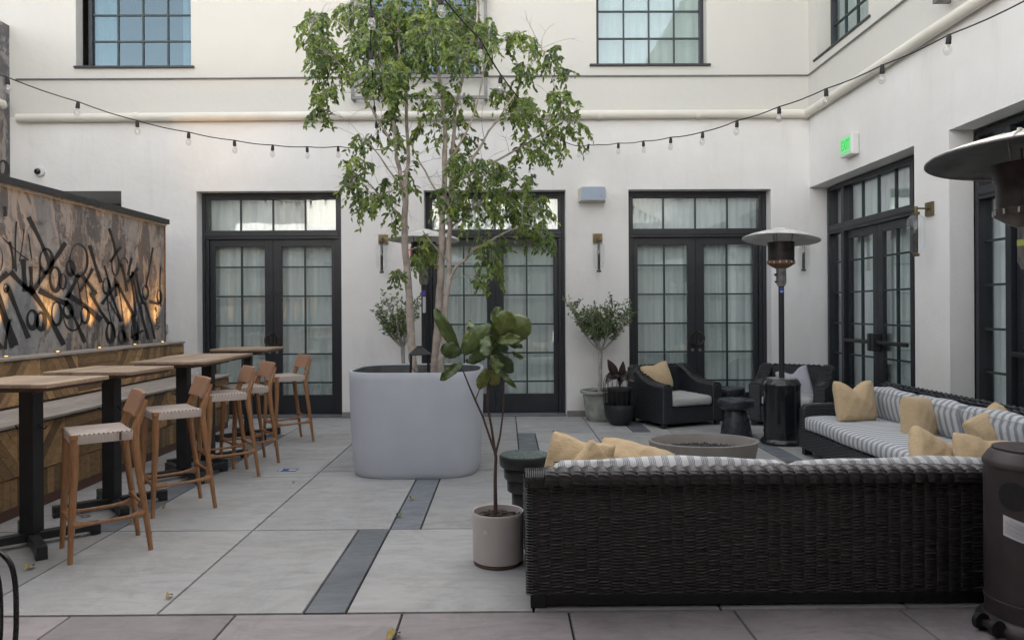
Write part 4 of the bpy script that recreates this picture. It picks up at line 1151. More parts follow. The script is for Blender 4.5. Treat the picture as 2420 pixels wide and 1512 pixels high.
hC = heater((2.505,3.50,0), R(192), 'brown patio heater at the right picture edge in front of the black wicker sofa', 'heater_brown', 2.33, .85, (3,-2), 'hood_dark', True, .97)
def decal(name, mat, parent, r_, ang, z0, z1, half, tilt=0, n=8, off=.0012):
    m = MB(); vs = []
    for i in range(n+1):
        a = R(ang-half+2*half*i/n); dz = tilt*(i/float(n)-.5)
        vs += [((r_+off)*math.cos(a), (r_+off)*math.sin(a), z0+dz), ((r_+off)*math.cos(a), (r_+off)*math.sin(a), z1+dz)]
    m.add(vs, [(2*i, 2*i+2, 2*i+3, 2*i+1) for i in range(n)])
    return m.build(name, mat, parent, smooth=True, fix=False)
decal('blue_sticker', 'blue_label', hB, .031, -95+12, 1.70, 1.765, 45)
decal('sticker_print', 'paper', hB, .031, -100+12, 1.715, 1.725, 26, off=.002)
decal('purple_sticker', 'purple_label', hA, .031, -90-200, 1.70, 1.765, 55)
decal('white_sticker', 'paper', hA, .031, -75-200, 1.50, 1.69, 35)
# brown heater: dark disc painted for the shaded round opening, instruction label, tape, ember glow
def hole_disc(parent, r_, ang, z, ra, rz_, mat, off=.0015):
    m = MB(); n = 36; K = 6
    def F(u, v):
        a = 2*PI*u; da = ra*v*math.cos(a)/r_
        return ((r_+off)*math.cos(R(ang)+da), (r_+off)*math.sin(R(ang)+da), z+rz_*v*math.sin(a))
    m.grid(F, n, K); return m.build('surface_disc', mat, parent, smooth=True, fix=False)
CA = -125-192     # direction of the camera seen from the heater, in its own frame
hole_disc(hC, .200, CA-22, .655, .068, .066, 'rubber')
decal('instruction_label', 'paper', hC, .200, CA-18, .455, .550, 17, -.028)
for q in range(9):
    decal('label_print', 'ink', hC, .200, CA-18-(q % 3), .532-.0075*q, .5338-.0075*q, 13 if q else 9, -.022, off=.0022)
decal('yellow_tape', 'yellow_tape', hC, .055, CA, 1.82, 1.85, 100, off=.003)
hole_disc(hC, .144, CA+2, 2.03, .006, .008, 'ember', off=.012)

# ---------------------------------------------------------------- soft furnishings
def cushion(mb, x0, x1, y0, y1, z0, z1, puff=.02, r=.035, seed=0, crown=.015, nx=24, ny=14):
    rr_ = random.Random(seed); ph = [rr_.uniform(0,6) for _ in range(6)]
    cx, cy, cz = (x0+x1)/2, (y0+y1)/2, (z0+z1)/2; hx, hy, hz_ = (x1-x0)/2, (y1-y0)/2, (z1-z0)/2
    def S(a, h, rr2):   # superellipse-like squash
        return a
    # rounded box through normalised cube
    vs = {}; V = []; F_ = []
    def pt(u, v, w_):
        key = (round(u,5), round(v,5), round(w_,5))
        if key in vs: return vs[key]
        p = Vector((u*hx, v*hy, w_*hz_)); inner = Vector((max(-hx+r, min(hx-r, p.x)), max(-hy+r, min(hy-r, p.y)), max(-hz_+r, min(hz_-r, p.z))))
        dlt = p-inner
        if dlt.length > 1e-6: p = inner+dlt.normalized()*min(r, dlt.length) if dlt.length > r else p
        cr = crown*(1-u*u)*(1-v*v)
        if w_ > .99: p.z += cr*1.3+.005*math.sin(5*u+ph[0]+3*v)
        bow = puff*(1-w_*w_)
        p.x += math.copysign(bow*.5, u)*(abs(u) > .99)*(1-v*v); p.y += math.copysign(bow*.7, v)*(abs(v) > .99)*(1-u*u)
        p.z += .004*math.sin(7*u+ph[1])*math.sin(6*v+ph[2]); p.x += .003*math.sin(9*v+ph[3])
        V.append((cx+p.x, cy+p.y, cz+p.z)); vs[key] = len(V)-1; return vs[key]
    nz = 6
    def side(f, na, nb):
        for i in range(na):
            for j in range(nb):
                a0, a1 = -1+2.*i/na, -1+2.*(i+1)/na; b0, b1 = -1+2.*j/nb, -1+2.*(j+1)/nb
                F_.append((pt(*f(a0,b0)), pt(*f(a1,b0)), pt(*f(a1,b1)), pt(*f(a0,b1))))
    side(lambda a,b: (a,b,1), nx, ny); side(lambda a,b: (a,b,-1), nx, ny)
    side(lambda a,b: (a,-1,b), nx, nz); side(lambda a,b: (a,1,b), nx, nz); side(lambda a,b: (-1,a,b), ny, nz); side(lambda a,b: (1,a,b), ny, nz)
    mb.add(V, F_)
def pillow(name, loc, rot, mat, label, w_=.46, h=.46, t=.17, chop=.06, seed=0, cat='pillow', group='mustard throw pillows'):
    rr_ = random.Random(seed); ph = [rr_.uniform(0,6) for _ in range(8)]
    m = MB(); n = 30
    for s in (-1, 1):
        def F(a, b):
            u, v = 2*a-1, 2*b-1
            x = w_/2*u*(1-.035*(1-v*v))*(1-.045*u*u*v*v); z = h/2*v*(1-.035*(1-u*u))*(1-.045*u*u*v*v)
            z -= chop*.8*math.exp(-((u-.05*math.sin(ph[0]))/.40)**2)*max(0,(v+.2)/1.2)**1.6
            th = t/2*(max(0,(1-u*u))*max(0,(1-v*v)))**.36
            th *= 1-.35*math.exp(-(u/.22)**2)*max(0, v)**2*(chop > .02)
            wr = .008*math.sin(3*u+2*v+ph[1])*math.sin(3*v+ph[2])+.002*math.sin(13*u-7*v+ph[3])+.004*math.sin(9*math.hypot(u-.9, v-.9)*2+ph[4])*math.exp(-2*math.hypot(u-.9,v-.9))
            wr *= min(1, th/(t*.2))
            return (x, s*(th+wr), z)
        m.grid(F, n, n)
    import bmesh
    o = m.build(name, mat, None, loc, tuple(R(a) for a in rot), fix=False)
    bm = bmesh.new(); bm.from_mesh(o.data); bmesh.ops.remove_doubles(bm, verts=bm.verts, dist=.0004); bmesh.ops.recalc_face_normals(bm, faces=bm.faces); bm.to_mesh(o.data); bm.free()
    o.data.polygons.foreach_set('use_smooth', [True]*len(o.data.polygons))
    return tag(o, label, cat, group)

# real woven panel: strands over and under upright stakes
def weave(mb, origin, U, V, Nn, lu, lv, pu=.062, pv=.0145, amp=.0085, su=8, sv=5, seed=0):
    rr_ = np.random.RandomState(seed)
    nu = int(round(lu/pu))*su; nv = int(round(lv/pv))*sv
    a = np.linspace(0, lu, nu+1); b = np.linspace(0, lv, nv+1)
    A, B = np.meshgrid(a, b)
    wob = .0045*np.sin(A*9+seed)+.003*np.sin(A*23+B*4)
    pv = pv*1.12; c_ = np.floor(A/pu+1e-6); fa = A/pu-c_; v_ = (B+wob)/pv+.5*(c_ % 2); fl = np.floor(v_)
    jit = rr_.uniform(.55, 1.25, 4000)
    row = np.abs(np.sin(v_*PI))**.7
    over = np.clip(np.sin(fa*PI), 0, 1)**.8
    H = amp*(row*(.22+.78*over*jit[(fl.astype(int)+ c_.astype(int)*37) % 4000]))
    O = np.array(origin); U = np.array(U); V = np.array(V); Nn = np.array(Nn)
    Pn = O+A[...,None]*U+B[...,None]*V+H[...,None]*Nn
    vs = Pn.reshape(-1,3).tolist(); w1 = nu+1
    fs = [(j*w1+i, j*w1+i+1, (j+1)*w1+i+1, (j+1)*w1+i) for j in range(nv) for i in range(nu)]
    mb.add(vs, fs)

def sofa(loc, rz, L, label, cush, group, dep=.96, bh=.70, ah=.54, real=False, fine='wicker'):
    o = thing('wicker_sofa', loc, rz, label, 'sofa')
    m = MB(); m.box(.012, L-.012, .012, dep-.01, .075, .27); m.build('base', fine, o, bevel=.012)
    m = MB(); m.prism([(.012,.271),(.012,bh-.03),(.05,bh-.005),(.12,bh-.01),(.15,bh-.04),(.19,.271)], 'x', .013, L-.013); m.build('backrest', fine, o, bevel=.012)
    if real:
        m = MB()
        weave(m, (0,.011,.075), (1,0,0), (0,0,1), (0,-1,0), L, bh-.115, seed=1)
        m.build('back_weave', 'strand', o, fix=False)
        m = MB(); weave(m, (.011,.19,.075), (0,-1,0), (0,0,1), (-1,0,0), .19, bh-.115, seed=4); weave(m, (.011,dep-.01,.075), (0,-1,0), (0,0,1), (-1,0,0), dep-.20, ah-.11, seed=2)
        m.build('side_weave', 'strand', o, fix=False)
        # corner binding and scalloped braid along the top rail
        m = MB()
        n = int((L-.1)/.066); rail = [(-.006,-.062),(-.014,-.045),(-.014,-.022),(-.004,-.004),(.02,.004),(.05,.006),(.085,.004),(.115,-.006),(.14,-.025)]
        for i in range(n):
            xc = .10+(L-.10)*(i+.5)/n; jz = random.uniform(-.002,.002)
            def FB(u, v):
                t = v*(len(rail)-1); i0 = min(int(t), len(rail)-2); q = t-i0
                yy = rail[i0][0]+(rail[i0+1][0]-rail[i0][0])*q; zz = rail[i0][1]+(rail[i0+1][1]-rail[i0][1])*q
                up_ = min(1, v*2.2); off = .017*math.sin(PI*u)**.8+.0065*abs(math.sin(PI*8*v+1.3*u))-.012*u
                return (xc+.082*(u-.5)+.012*(.5-v), yy-off*(1-up_), bh+zz+jz+off*(.25+.75*up_))
            m.grid(FB, 8, 48)
        for i in range(14):
            x = -.004+.011*i
            m.tube([(x,-.006,bh-.07),(x+.004,-.002,bh-.02),(x+.006,.03,bh+.006),(x+.004,.09,bh+.008),(x,.14,bh-.02)], .0045, 5)
        for k in range(int((bh-.12)/.0145)):
            z = .08+k*.0145
            m.tube([(.03,-.002,z),(.006,.002,z+.002),(-.002,.012,z),(.0,.03,z+.002)], .0042, 4)
        m.build('top_braid', 'strand', o, smooth=True)
    else:
        m = MB(); n = int(L/.075)
        for i in range(n):
            x = .02+(L-.04)*(i+.5)/n
            m.tube([(x-.045,.03,bh-.03),(x,.02,bh-.018),(x+.045,.03,bh-.034)], .014, 6)
            m.tube([(x-.045,.08,bh-.010),(x,.08,bh+.006),(x+.045,.08,bh-.012)], .020, 6)
            m.tube([(x-.045,.125,bh-.02),(x,.13,bh-.008),(x+.045,.125,bh-.025)], .014, 6)
        m.build('top_braid', 'wicker_fine', o, smooth=True)
    prof = [(.014,.272),(.014,ah+.06),(.12,ah+.05),(.28,ah+.0),(dep-.16,ah-.01),(dep-.06,ah-.02),(dep-.015,ah-.06),(dep-.015,.076),(.2,.076),(.2,.272)]
    for s in (0, 1):
        a = (.014, .135) if s == 0 else (L-.135, L-.014)
        m = MB(); m.prism([(p_[0], p_[1] if not real else p_[1]-.02) for p_ in prof], 'x', *a); m.build('arm', fine, o, bevel=.016, seg=3)
    for x in (.06, L-.06):
        for y in (.06, dep-.08):
            m = MB(); m.box(x-.04, x+.04, y-.04, y+.04, 0, .076); m.build('foot', 'black_metal', o, bevel=.004)
    if real:
        m = MB(); m.box(.05, L-.05, .035, .06, .01, .074); m.build('plinth_rail', 'black_metal', o)
    nS = 2; w_ = (L-.28)/nS
    m = MB(); cushion(m, .142, L-.142, .20, dep-.01 if not real else dep-.03, .272, .415, seed=3, nx=50); m.build('seat_cushion', cush, o, smooth=True, fix=True)
    return o, w_
near_s, cw = sofa((.10,3.77,0), 0, 2.86, 'large black wicker sofa seen from behind, filling the lower right foreground', 'ticking_dark', '', real=True, bh=.695, ah=.52)
right_s, cw2 = sofa((4.07,5.12,0), R(90), 2.66, 'black wicker sofa with blue and white striped cushions along the right hand wall', 'ticking', '', dep=1.0, bh=.735, ah=.545)
def back_cushion(sofa_o, x0, x1, y, z0, z1, lean, mat, seed):
    m = MB(); cushion(m, -(x1-x0)/2, (x1-x0)/2, -.075, .075, -(z1-z0)/2, (z1-z0)/2, .03, .05, seed, .02, nx=30, ny=6)
    m.build('back_cushion', mat, sofa_o, ((x0+x1)/2, y, (z0+z1)/2), (R(lean), 0, 0), smooth=True)
    m = MB(); W2 = (x1-x0)/2-.012; H2 = (z1-z0)/2-.004
    pts = []
    for (a, b) in ((-W2,-H2),(-W2,H2),(W2,H2),(W2,-H2),(-W2,-H2)): pts.append((a, .075, b))
    pp = []
    for i in range(4):
        for k in range(6): pp.append(Vector(pts[i]).lerp(Vector(pts[i+1]), k/6.)+rv(.0015))
    pp.append(Vector(pts[0])); m.tube(pp, .0035, 5)
    m.build('piping', 'seat_grey' if mat == 'ticking' else 'table_edge', sofa_o, ((x0+x1)/2, y-.006, (z0+z1)/2), (R(lean), 0, 0), smooth=True)
back_cushion(near_s, .150, 1.425, .215, .38, .705, -6, 'ticking_dark', 1)
back_cushion(near_s, 1.435, 2.71, .215, .38, .695, -6, 'ticking_dark', 2)
for i in range(3):
    a = .145+i*.79; back_cushion(right_s, a, a+.785, .250, .40, .715, 14 if False else -13, 'ticking', 5+i)

# near sofa pillows
pillow('throw_pillow', P(1362,1084,4.27)+Vector((0,0,-.05)), (-14,10,-22), 'mustard', 'mustard pillow with a raised corner at the left end of the near sofa', .40,.36,.18,.03,1)
pillow('throw_pillow', P(1402,1100,4.20)+Vector((0,0,-.05)), (-8,42,10), 'mustard', 'mustard pillow standing on its corner, second from the left on the near sofa', .30,.30,.15,0,2)
pillow('throw_pillow', P(1500,1098,4.32)+Vector((0,0,-.02)), (-46,12,-8), 'mustard', 'mustard pillow slumped low over the striped cushion, third from the left on the near sofa', .46,.34,.19,.02,3)
pillow('throw_pillow', P(2212,1085,4.55)+Vector((0,0,-.02)), (-30,30,14), 'mustard', 'mustard pillow at the right end of the near sofa, its corner pointing up', .38,.36,.18,.0,4)
pillow('throw_pillow', P(2340,1105,4.42), (-30,10,0), 'mustard', 'mustard pillow mostly hidden behind the brown patio heater', .40,.40,.16,.03,9)
# striped sofa pillows
pillow('throw_pillow', P(2022,948,7.28), (-12,0,10), 'mustard', 'mustard pillow with a deep notch at the far end of the striped sofa', .44,.42,.20,.11,5)
pillow('throw_pillow', P(2176,995,6.45), (-10,6,28), 'mustard', 'mustard pillow in the middle of the striped sofa', .38,.43,.24,0,6)
pillow('throw_pillow', P(2352,1018,5.72), (-30,-20,24), 'mustard', 'mustard pillow tipped over at the near end of the striped sofa', .44,.34,.21,.02,7)

# ---------------------------------------------------------------- armchairs
def armchair(loc, rz, label):
    o = thing('wicker_armchair', loc, rz, label, 'armchair', 'black wicker armchairs by the wall')
    W, D_h = .47, .42
    m = MB(); m.box(-W+.01, W-.01, -D_h+.02, D_h-.01, .055, .265); m.build('base', 'wicker', o, bevel=.012)
    m = MB(); m.prism([(D_h-.14,.266),(D_h-.10,.735),(D_h-.02,.745),(D_h-.012,.06),(D_h-.14,.06)], 'x', -W+.13, W-.13); m.build('backrest', 'wicker', o, bevel=.015)
    prof = [(D_h,.06),(D_h,.735),(D_h-.04,.752),(D_h-.13,.750),(D_h-.22,.705),(D_h-.36,.615),(D_h-.50,.570),(D_h-.66,.552),(-D_h+.03,.548),(-D_h,.525),(-D_h,.06)]
    for s in (-1, 1):
        a, b = sorted((s*W, s*(W-.15))); m = MB(); m.prism(prof, 'x', a, b); m.build('arm', 'wicker', o, bevel=.022, seg=3)
        m = MB()
        for k in range(22):
            t = k/21.; 
            i0 = min(int(t*6), 5); q = t*6-i0; p0, p1 = prof[2+i0], prof[3+i0]
            yy = p0[0]+(p1[0]-p0[0])*q; zz = p0[1]+(p1[1]-p0[1])*q
            m.tube([(s*W+s*.004,yy,zz-.03),(s*(W-.03),yy,zz+.004),(s*(W-.12),yy,zz+.004),(s*(W-.154),yy,zz-.03)], .012, 5)
        m.build('arm_braid', 'strand', o, smooth=True)
    m = MB()
    for i in range(10):
        x = -W+.16+(2*W-.32)*(i+.5)/10; m.tube([(x-.035,D_h-.06,.742),(x,D_h-.06,.756),(x+.035,D_h-.06,.740)], .017, 6)
    m.build('back_braid', 'strand', o, smooth=True)
    for x in (-W+.05, W-.05):
        for y in (-D_h+.06, D_h-.05):
            m = MB(); m.box(x-.03, x+.03, y-.03, y+.03, 0, .056); m.build('foot', 'black_metal', o)
    m = MB(); cushion(m, -W+.155, W-.155, -D_h-.005, D_h-.15, .270, .395, .02, .04, 4); m.build('seat_cushion', 'seat_grey', o, smooth=True)
    return o
armchair((2.26,9.95,0), R(23.5), 'left wicker armchair, turned right, holding a mustard pillow and pale grey seat cushion')
armchair((3.80,9.79,0), R(-31), 'right wicker armchair in the corner behind the glossy heater, holding a lavender pillow')
pillow('throw_pillow', P(1552,890,10.02), (-16,-10,24), 'mustard', 'mustard pillow on the left wicker armchair', .44,.38,.18,.03,11)
pillow('throw_pillow', P(1878,905,9.90), (-14,-16,-30), 'pillow_grey', 'lavender grey pillow on the corner armchair', .44,.42,.16,.10,12, group='')
 
# ---------------------------------------------------------------- fire pit and small tables
fpit = thing('fire_pit', (1.765,6.62,0), 0, 'oval grey concrete fire bowl filled with black lava rock behind the near sofa', 'fire pit')
m = MB(); m.lathe([(0,0),(.40,0),(.415,.01),(.450,.16),(.488,.345),(.490,.352),(.484,.356),(.462,.356),(.456,.350),(.430,.25),(.0,.25)], seg=80, sy=.74, cap=False); m.build('bowl', 'pit_concrete', fpit, smooth=True)
m = MB()
for k in range(420):
    a = random.uniform(0,6.28); r_ = .36*math.sqrt(random.random()); s_ = random.uniform(.012,.026)
    c = Vector((r_*math.cos(a), r_*.74*math.sin(a), .262+.035*(1-r_/.36)+random.uniform(0,.012)))
    m.xf = Matrix.Translation(c) @ Matrix.Rotation(random.uniform(0,6), 4, Vector((random.random()+.01, random.random(), random.random())))
    m.add([(s_,0,0),(-s_,0,0),(0,s_*.8,0),(0,-s_*.9,0),(0,0,s_*.7),(0,0,-s_*.8)], [(0,2,4),(2,1,4),(1,3,4),(3,0,4),(2,0,5),(1,2,5),(3,1,5),(0,3,5)])
m.xf = None; m.build('lava_rock', 'lava', fpit, fix=False)
def mushroom(loc, label, s=1):
    o = thing('drum_stool', loc, 0, label, 'side table', 'black mushroom shaped side tables')
    m = MB(); m.lathe([(0,0),(.185,0),(.190,.012),(.170,.12),(.135,.26),(.118,.325),(0,.325)], seg=48); m.build('stem', 'stool_black', o, smooth=True)
    m = MB(); m.lathe([(0,.326),(.165,.326),(.195,.345),(.210,.365),(.212,.42),(.205,.440),(.185,.448),(0,.450)], seg=48); m.build('seat', 'stool_black', o, smooth=True)
mushroom((2.76,8.86,0), 'black mushroom shaped side table standing between the fire bowl and the glossy heater')
mushroom((3.07,10.15,0), 'black mushroom shaped side table tucked between the two wicker armchairs')
o = thing('stepped_table', (.132,5.28,0), 0, 'dark green stepped drum side table beyond the left end of the near sofa', 'side table')
for i, (r0, r1, z0, z1) in enumerate([(.181,.184,.418,.50),(.150,.152,.330,.4179),(.128,.130,.24,.3299),(.095,.096,.13,.2399),(.125,.120,.0,.1299)]):
    m = MB(); m.lathe([(0,z0),(r0-.006,z0),(r0,z0+.008),(r1,z1-.010),(r1-.008,z1),(0,z1)], seg=48); m.build('tabletop' if i == 0 else 'drum_step', 'stool_green', o, smooth=True)
m = MB(); m.lathe([(0,.5002),(.172,.5002),(.172,.5012),(0,.5014)], seg=40)
basic('green_top', (.055,.080,.074), .3, var=.55, vscale=14); m.build('glazed_top', 'green_top', o)

# ---------------------------------------------------------------- black wire plant stand with burgundy rubber plant
ps = thing('rubber_plant', (1.505,9.80,0), 0, 'burgundy rubber plant in a black wire basket stand beside the left armchair', 'potted plant')
m = MB(); m.lathe([(0,0),(.10,0),(.12,.01),(.185,.10),(.205,.20),(.208,.265),(.204,.27),(.198,.26),(.18,.12),(0,.05)], seg=40, cap=False); m.build('basket_bowl', 'black_metal', ps, smooth=True)
m = MB()
for k in range(20):
    a = 2*PI*k/20; ca, sa = math.cos(a), math.sin(a)
    m.tube([(.206*ca,.206*sa,.265),(.215*ca,.215*sa,.40),(.215*ca,.215*sa,.56),(.185*ca,.185*sa,.645),(.15*ca,.15*sa,.66)], .004, 5)
for r_, z_ in ((.207,.27),(.150,.66),(.216,.47)): m.tube([(r_*math.cos(a), r_*math.sin(a), z_) for a in [2*PI*i/40. for i in range(41)]], .005, 5)
m.build('wire_cage', 'black_metal', ps, smooth=True)
m = MB(); m.lathe([(0,.12),(.12,.12),(.155,.46),(.165,.47),(.165,.49),(.15,.49),(0,.47)], seg=36); m.build('pot', 'rubber', ps, smooth=True)
m = MB(); lf = MB()
for k, (ex, ez, W, tn_) in enumerate([(-.17,.87,.13,.35),(.03,.85,.10,.45),(.20,.82,.09,.95),(.16,.68,.12,.9),(-.14,.62,.13,.1),(.06,.60,.13,.2),(-.03,.63,.14,.15),(.16,.58,.12,.3),(-.2,.56,.12,.1),(.0,.55,.14,.1)]):
    a = Vector((ex*.25, -.05+.01*k, .62 if ez > .66 else .70)); b = Vector((ex, -.10-.03*(k % 3), ez))
    m.tube([Vector((0,-.02,.48)), a*.6+Vector((0,-.01,.22)), a], [.006,.005,.003], 5)
    big_leaf(lf, a, b, W, Vector((random.gauss(0,.4),-1,.3)), tn_, .08, .003, .2, 'oval', k)
m.build('stems', 'bark_brown', ps, smooth=True); lf.build('leaves', 'leaf_burgundy', ps, smooth=True, fix=False)

# ---------------------------------------------------------------- wall fittings
def sconce(loc, rz, label):
    # local +y into the wall, lamp stands off toward -y
    o = thing('wall_sconce', loc, rz, label, 'wall lamp', 'brass tube wall sconces')
    m = MB(); m.box(-.068,.068,-.022,0,-.02,.12); m.build('wall_plate', 'bronze', o, bevel=.003)
    m = MB(); m.tube([(0,-.02,.055),(0,-.15,.055)], .010, 10); m.lathe([(0,.02),(.016,.02),(.018,.06),(.016,.075),(0,.078)], (0,-.15,0), 16); m.lathe([(0,-.012),(.034,-.010),(.036,.015),(.030,.02),(0,.02)], (0,-.15,0), 20); m.build('arm', 'bronze', o, smooth=True)
    m = MB(); m.lathe([(0,-.40),(.019,-.40),(.019,-.012),(0,-.012)], (0,-.15,0), 18); m.build('lamp_tube', 'bronze_dark', o, smooth=True)
    m = MB(); m.lathe([(0,-.435),(.026,-.435),(.032,-.425),(.032,-.412),(.024,-.405),(0,-.4)], (0,-.15,0), 18); m.build('end_cap', 'bronze', o, smooth=True)
    m = MB(); m.lathe([(.030,-.012),(.050,-.02),(.074,-.045),(.084,-.08),(.085,-.30),(.078,-.35),(.055,-.385),(.030,-.402)], (0,-.15,0), 32, cap=False); m.build('glass_shade', 'lamp_glass', o, smooth=True, fix=False)
sconce((-1.74,YB-.001,2.49), 0, 'brass wall sconce left of the tree trunks, half covered by a heater hood')
sconce((1.318,YB-.001,2.49), 0, 'brass wall sconce below the white loudspeaker')
sconce((4.215,YB-.001,2.49), 0, 'brass wall sconce in the corner behind the pale heater hood')
sconce((XR-.001,7.55,2.49), R(-90), 'brass wall sconce with clear glass on the right hand wall beside the side door')
o = thing('loudspeaker', (1.24,YB-.002,3.16), 0, 'white wedge shaped outdoor loudspeaker above the wall sconce', 'speaker')
m = MB(); m.prism([(-.20,0),(.20,0),(.165,-.17),(-.165,-.17)], 'z', -.10,.09)
m.build('cabinet', 'cream_plastic', o, bevel=.01)
m = MB(); m.box(-.168,.168,-.182,-.171,-.098,.088); m.build('grille', 'speaker_grille', o, bevel=.004)
m = MB(); m.box(.09,.14,-.1838,-.1825,-.045,-.040); m.build('badge', 'ink', o)
m = MB(); m.prism([(-.17,-.02),(.17,-.02),(.15,-.165),(-.15,-.165)], 'z', .0905,.105); m.build('top_cover', 'white_plastic', o, bevel=.006)
o = thing('security_camera', (-6.60,YB-.001,3.525), 0, 'small white dome security camera above the dark service opening', 'security camera')
m = MB(); m.lathe([(0,0),(.072,0),(.072,.03),(.060,.045),(0,.05)], seg=28); m.build('mount', 'white_plastic', o, (0,0,0), (R(90),0,0), smooth=True)
m = MB(); m.lathe([(.046,.0),(.043,.02),(.03,.038),(.0,.047)], seg=24, cap=False); m.build('dome', 'heater_black', o, (-.015,-.040,-.005), (R(90),0,R(20)), smooth=True)
o = thing('exit_sign', (XR-.001,9.22,3.56), R(-90), 'illuminated green exit sign box above the side double door', 'sign')
m = MB(); m.box(-.16,.16,-.10,0,-.135,.135); m.build('housing', 'white_plastic', o, bevel=.018, seg=3)
m = MB(); m.box(-.13,.13,-.1035,-.1005,-.10,.10); m.build('sign_face', 'exit_pale', o)
tcu = bpy.data.curves.new('exit_text', 'FONT'); tcu.body = 'EXIT'; tcu.size = .125; tcu.align_x = 'CENTER'; tcu.align_y = 'CENTER'; tcu.extrude = .001; tcu.offset = .003
to = bpy.data.objects.new('exit_tmp', tcu); COL.objects.link(to)
bpy.context.view_layer.update()
me = bpy.data.meshes.new_from_object(to.evaluated_get(bpy.context.evaluated_depsgraph_get())); bpy.data.objects.remove(to)
me.materials.clear(); me.materials.append(M['exit_green'])
eo = bpy.data.objects.new('exit_letters', me); COL.objects.link(eo); eo.parent = o; eo.location = (0,-.1050,0); eo.rotation_euler = (R(90),0,0); eo.scale = (.85,1.35,1)
o = thing('fire_alarm', (-1.30,YB-.001,2.37), 0, 'small red fire alarm box half hidden behind the left tree trunk', 'fire alarm')
m = MB(); m.box(-.05,.05,-.05,0,-.07,.07); m.build('housing', 'red_plastic', o, bevel=.006)
m = MB(); m.box(-.02,.02,-.054,-.0505,-.03,.03); m.build('strobe', 'white_plastic', o)
o = thing('power_outlet', (-4.86,YB-.001,1.29), 0, 'grey weatherproof outlet box on the back wall beside the end of the graffiti wall', 'outlet')
m = MB(); m.box(-.05,.05,-.07,0,-.065,.065); m.build('box_body', 'box_grey', o, bevel=.008)
m = MB(); m.box(-.043,.043,-.078,-.0705,-.05,.055); m.build('cover', 'white_plastic', o, bevel=.004)

# ---------------------------------------------------------------- string lights
def bulb_pair(parent, p, ang, proto=[None]):
    if proto[0] is None:
        m = MB(); m.lathe([(0,.0),(.012,.0),(.016,-.006),(.0185,-.02),(.0195,-.055),(.0185,-.062),(0,-.062)], seg=14)
        m.tube([(-.012,0,.002),(.012,0,.002)], .010, 8)
        s_ = m.build('bulb_socket', 'rubber', parent, smooth=True)
        m = MB(); m.lathe([(.013,-.062),(.016,-.070),(.027,-.092),(.030,-.112),(.026,-.130),(.014,-.144),(.0,-.148)], seg=16, cap=False)
        b_ = m.build('glass_bulb', 'bulb_glass', s_, smooth=True, fix=False)
        m = MB(); m.tube([(0,0,-.062),(0,0,-.085)], .006, 6)
        for q in (-1, 1): m.tube([(q*.003,0,-.085),(q*.010,0,-.10),(q*.008,0,-.125),(q*.003,0,-.112)], .0012, 4)
        m.build('filament', 'bulb_filament', s_)
        proto[0] = s_; o_ = s_
    else:
        o_ = copy_tree(proto[0], parent)
    o_.location = p; o_.rotation_euler = (R(ang), R(random.uniform(-5,5)), random.uniform(0,3))
def string(label, pts, extra0=None, extra1=None, tilt=0, swag=.012):
    o = thing('string_lights', (0,0,0), 0, label, 'string lights', 'festoon bulb strings over the court')
    allp = ([extra0] if extra0 else [])+pts+([extra1] if extra1 else [])
    cp = []
    for a, b in zip(allp[:-1], allp[1:]):
        for k in range(4):
            t = k/4.; cp.append(a.lerp(b, t)+Vector((0,0,-swag*math.sin(PI*t))))
    cp.append(allp[-1])
    m = MB(); m.tube(cp, .0058, 6); m.build('cable', 'rubber', o, smooth=True)
    for p in pts: bulb_pair(o, p+Vector((0,0,-.006)), tilt+random.uniform(-4,4))
A0 = Vector((-1.72,YB-.02,3.82)); B0 = Vector((1.31,YB-.02,3.88))
ls = [(863,350),(802,347),(729,348),(648,344),(558,333),(451,314),(330,287),(192,243),(27,186)]
pts = [P(x, y, 10.25-.40*i) for i, (x, y) in enumerate(ls)]
string('string of clear bulbs sagging across the left half toward the upper left edge', pts, A0, P(-180,110,6.3))
rs = [1464,1523,1588,1664,1746,1846,1958,2092,2252,2445]; ry = [338,333,324,311,284,251,208,152,79,-8]
pts = [Vector((1.31+.219*(i+1), 10.5-.563*(i+1), 0)) for i in range(10)]
for i, p_ in enumerate(pts):
    q = P(rs[i], ry[i], p_.y); pts[i] = q
string('string of clear bulbs rising across the right half toward the upper right edge', pts, B0, P(2700,-130,4.2))
dg = [(1393,341,10.2),(1372,345,9.8),(1337,335,9.0),(1298,312,8.1),(1268,278,7.4),(1187,178,6.35),(1140,95,5.75),(1045,-12,5.1)]
string('string of bulbs crossing the tree crown diagonally toward the camera', [P(*q) for q in dg], B0, P(930,-150,4.3), 8)
vt = [(896,318,9.5),(892,290,8.6),(888,252,7.8),(880,122,6.0),(881,20,5.2)]
string('string of bulbs hanging nearly straight down through the left of the tree crown', [P(*q) for q in vt], A0, P(876,-100,4.4), 0)

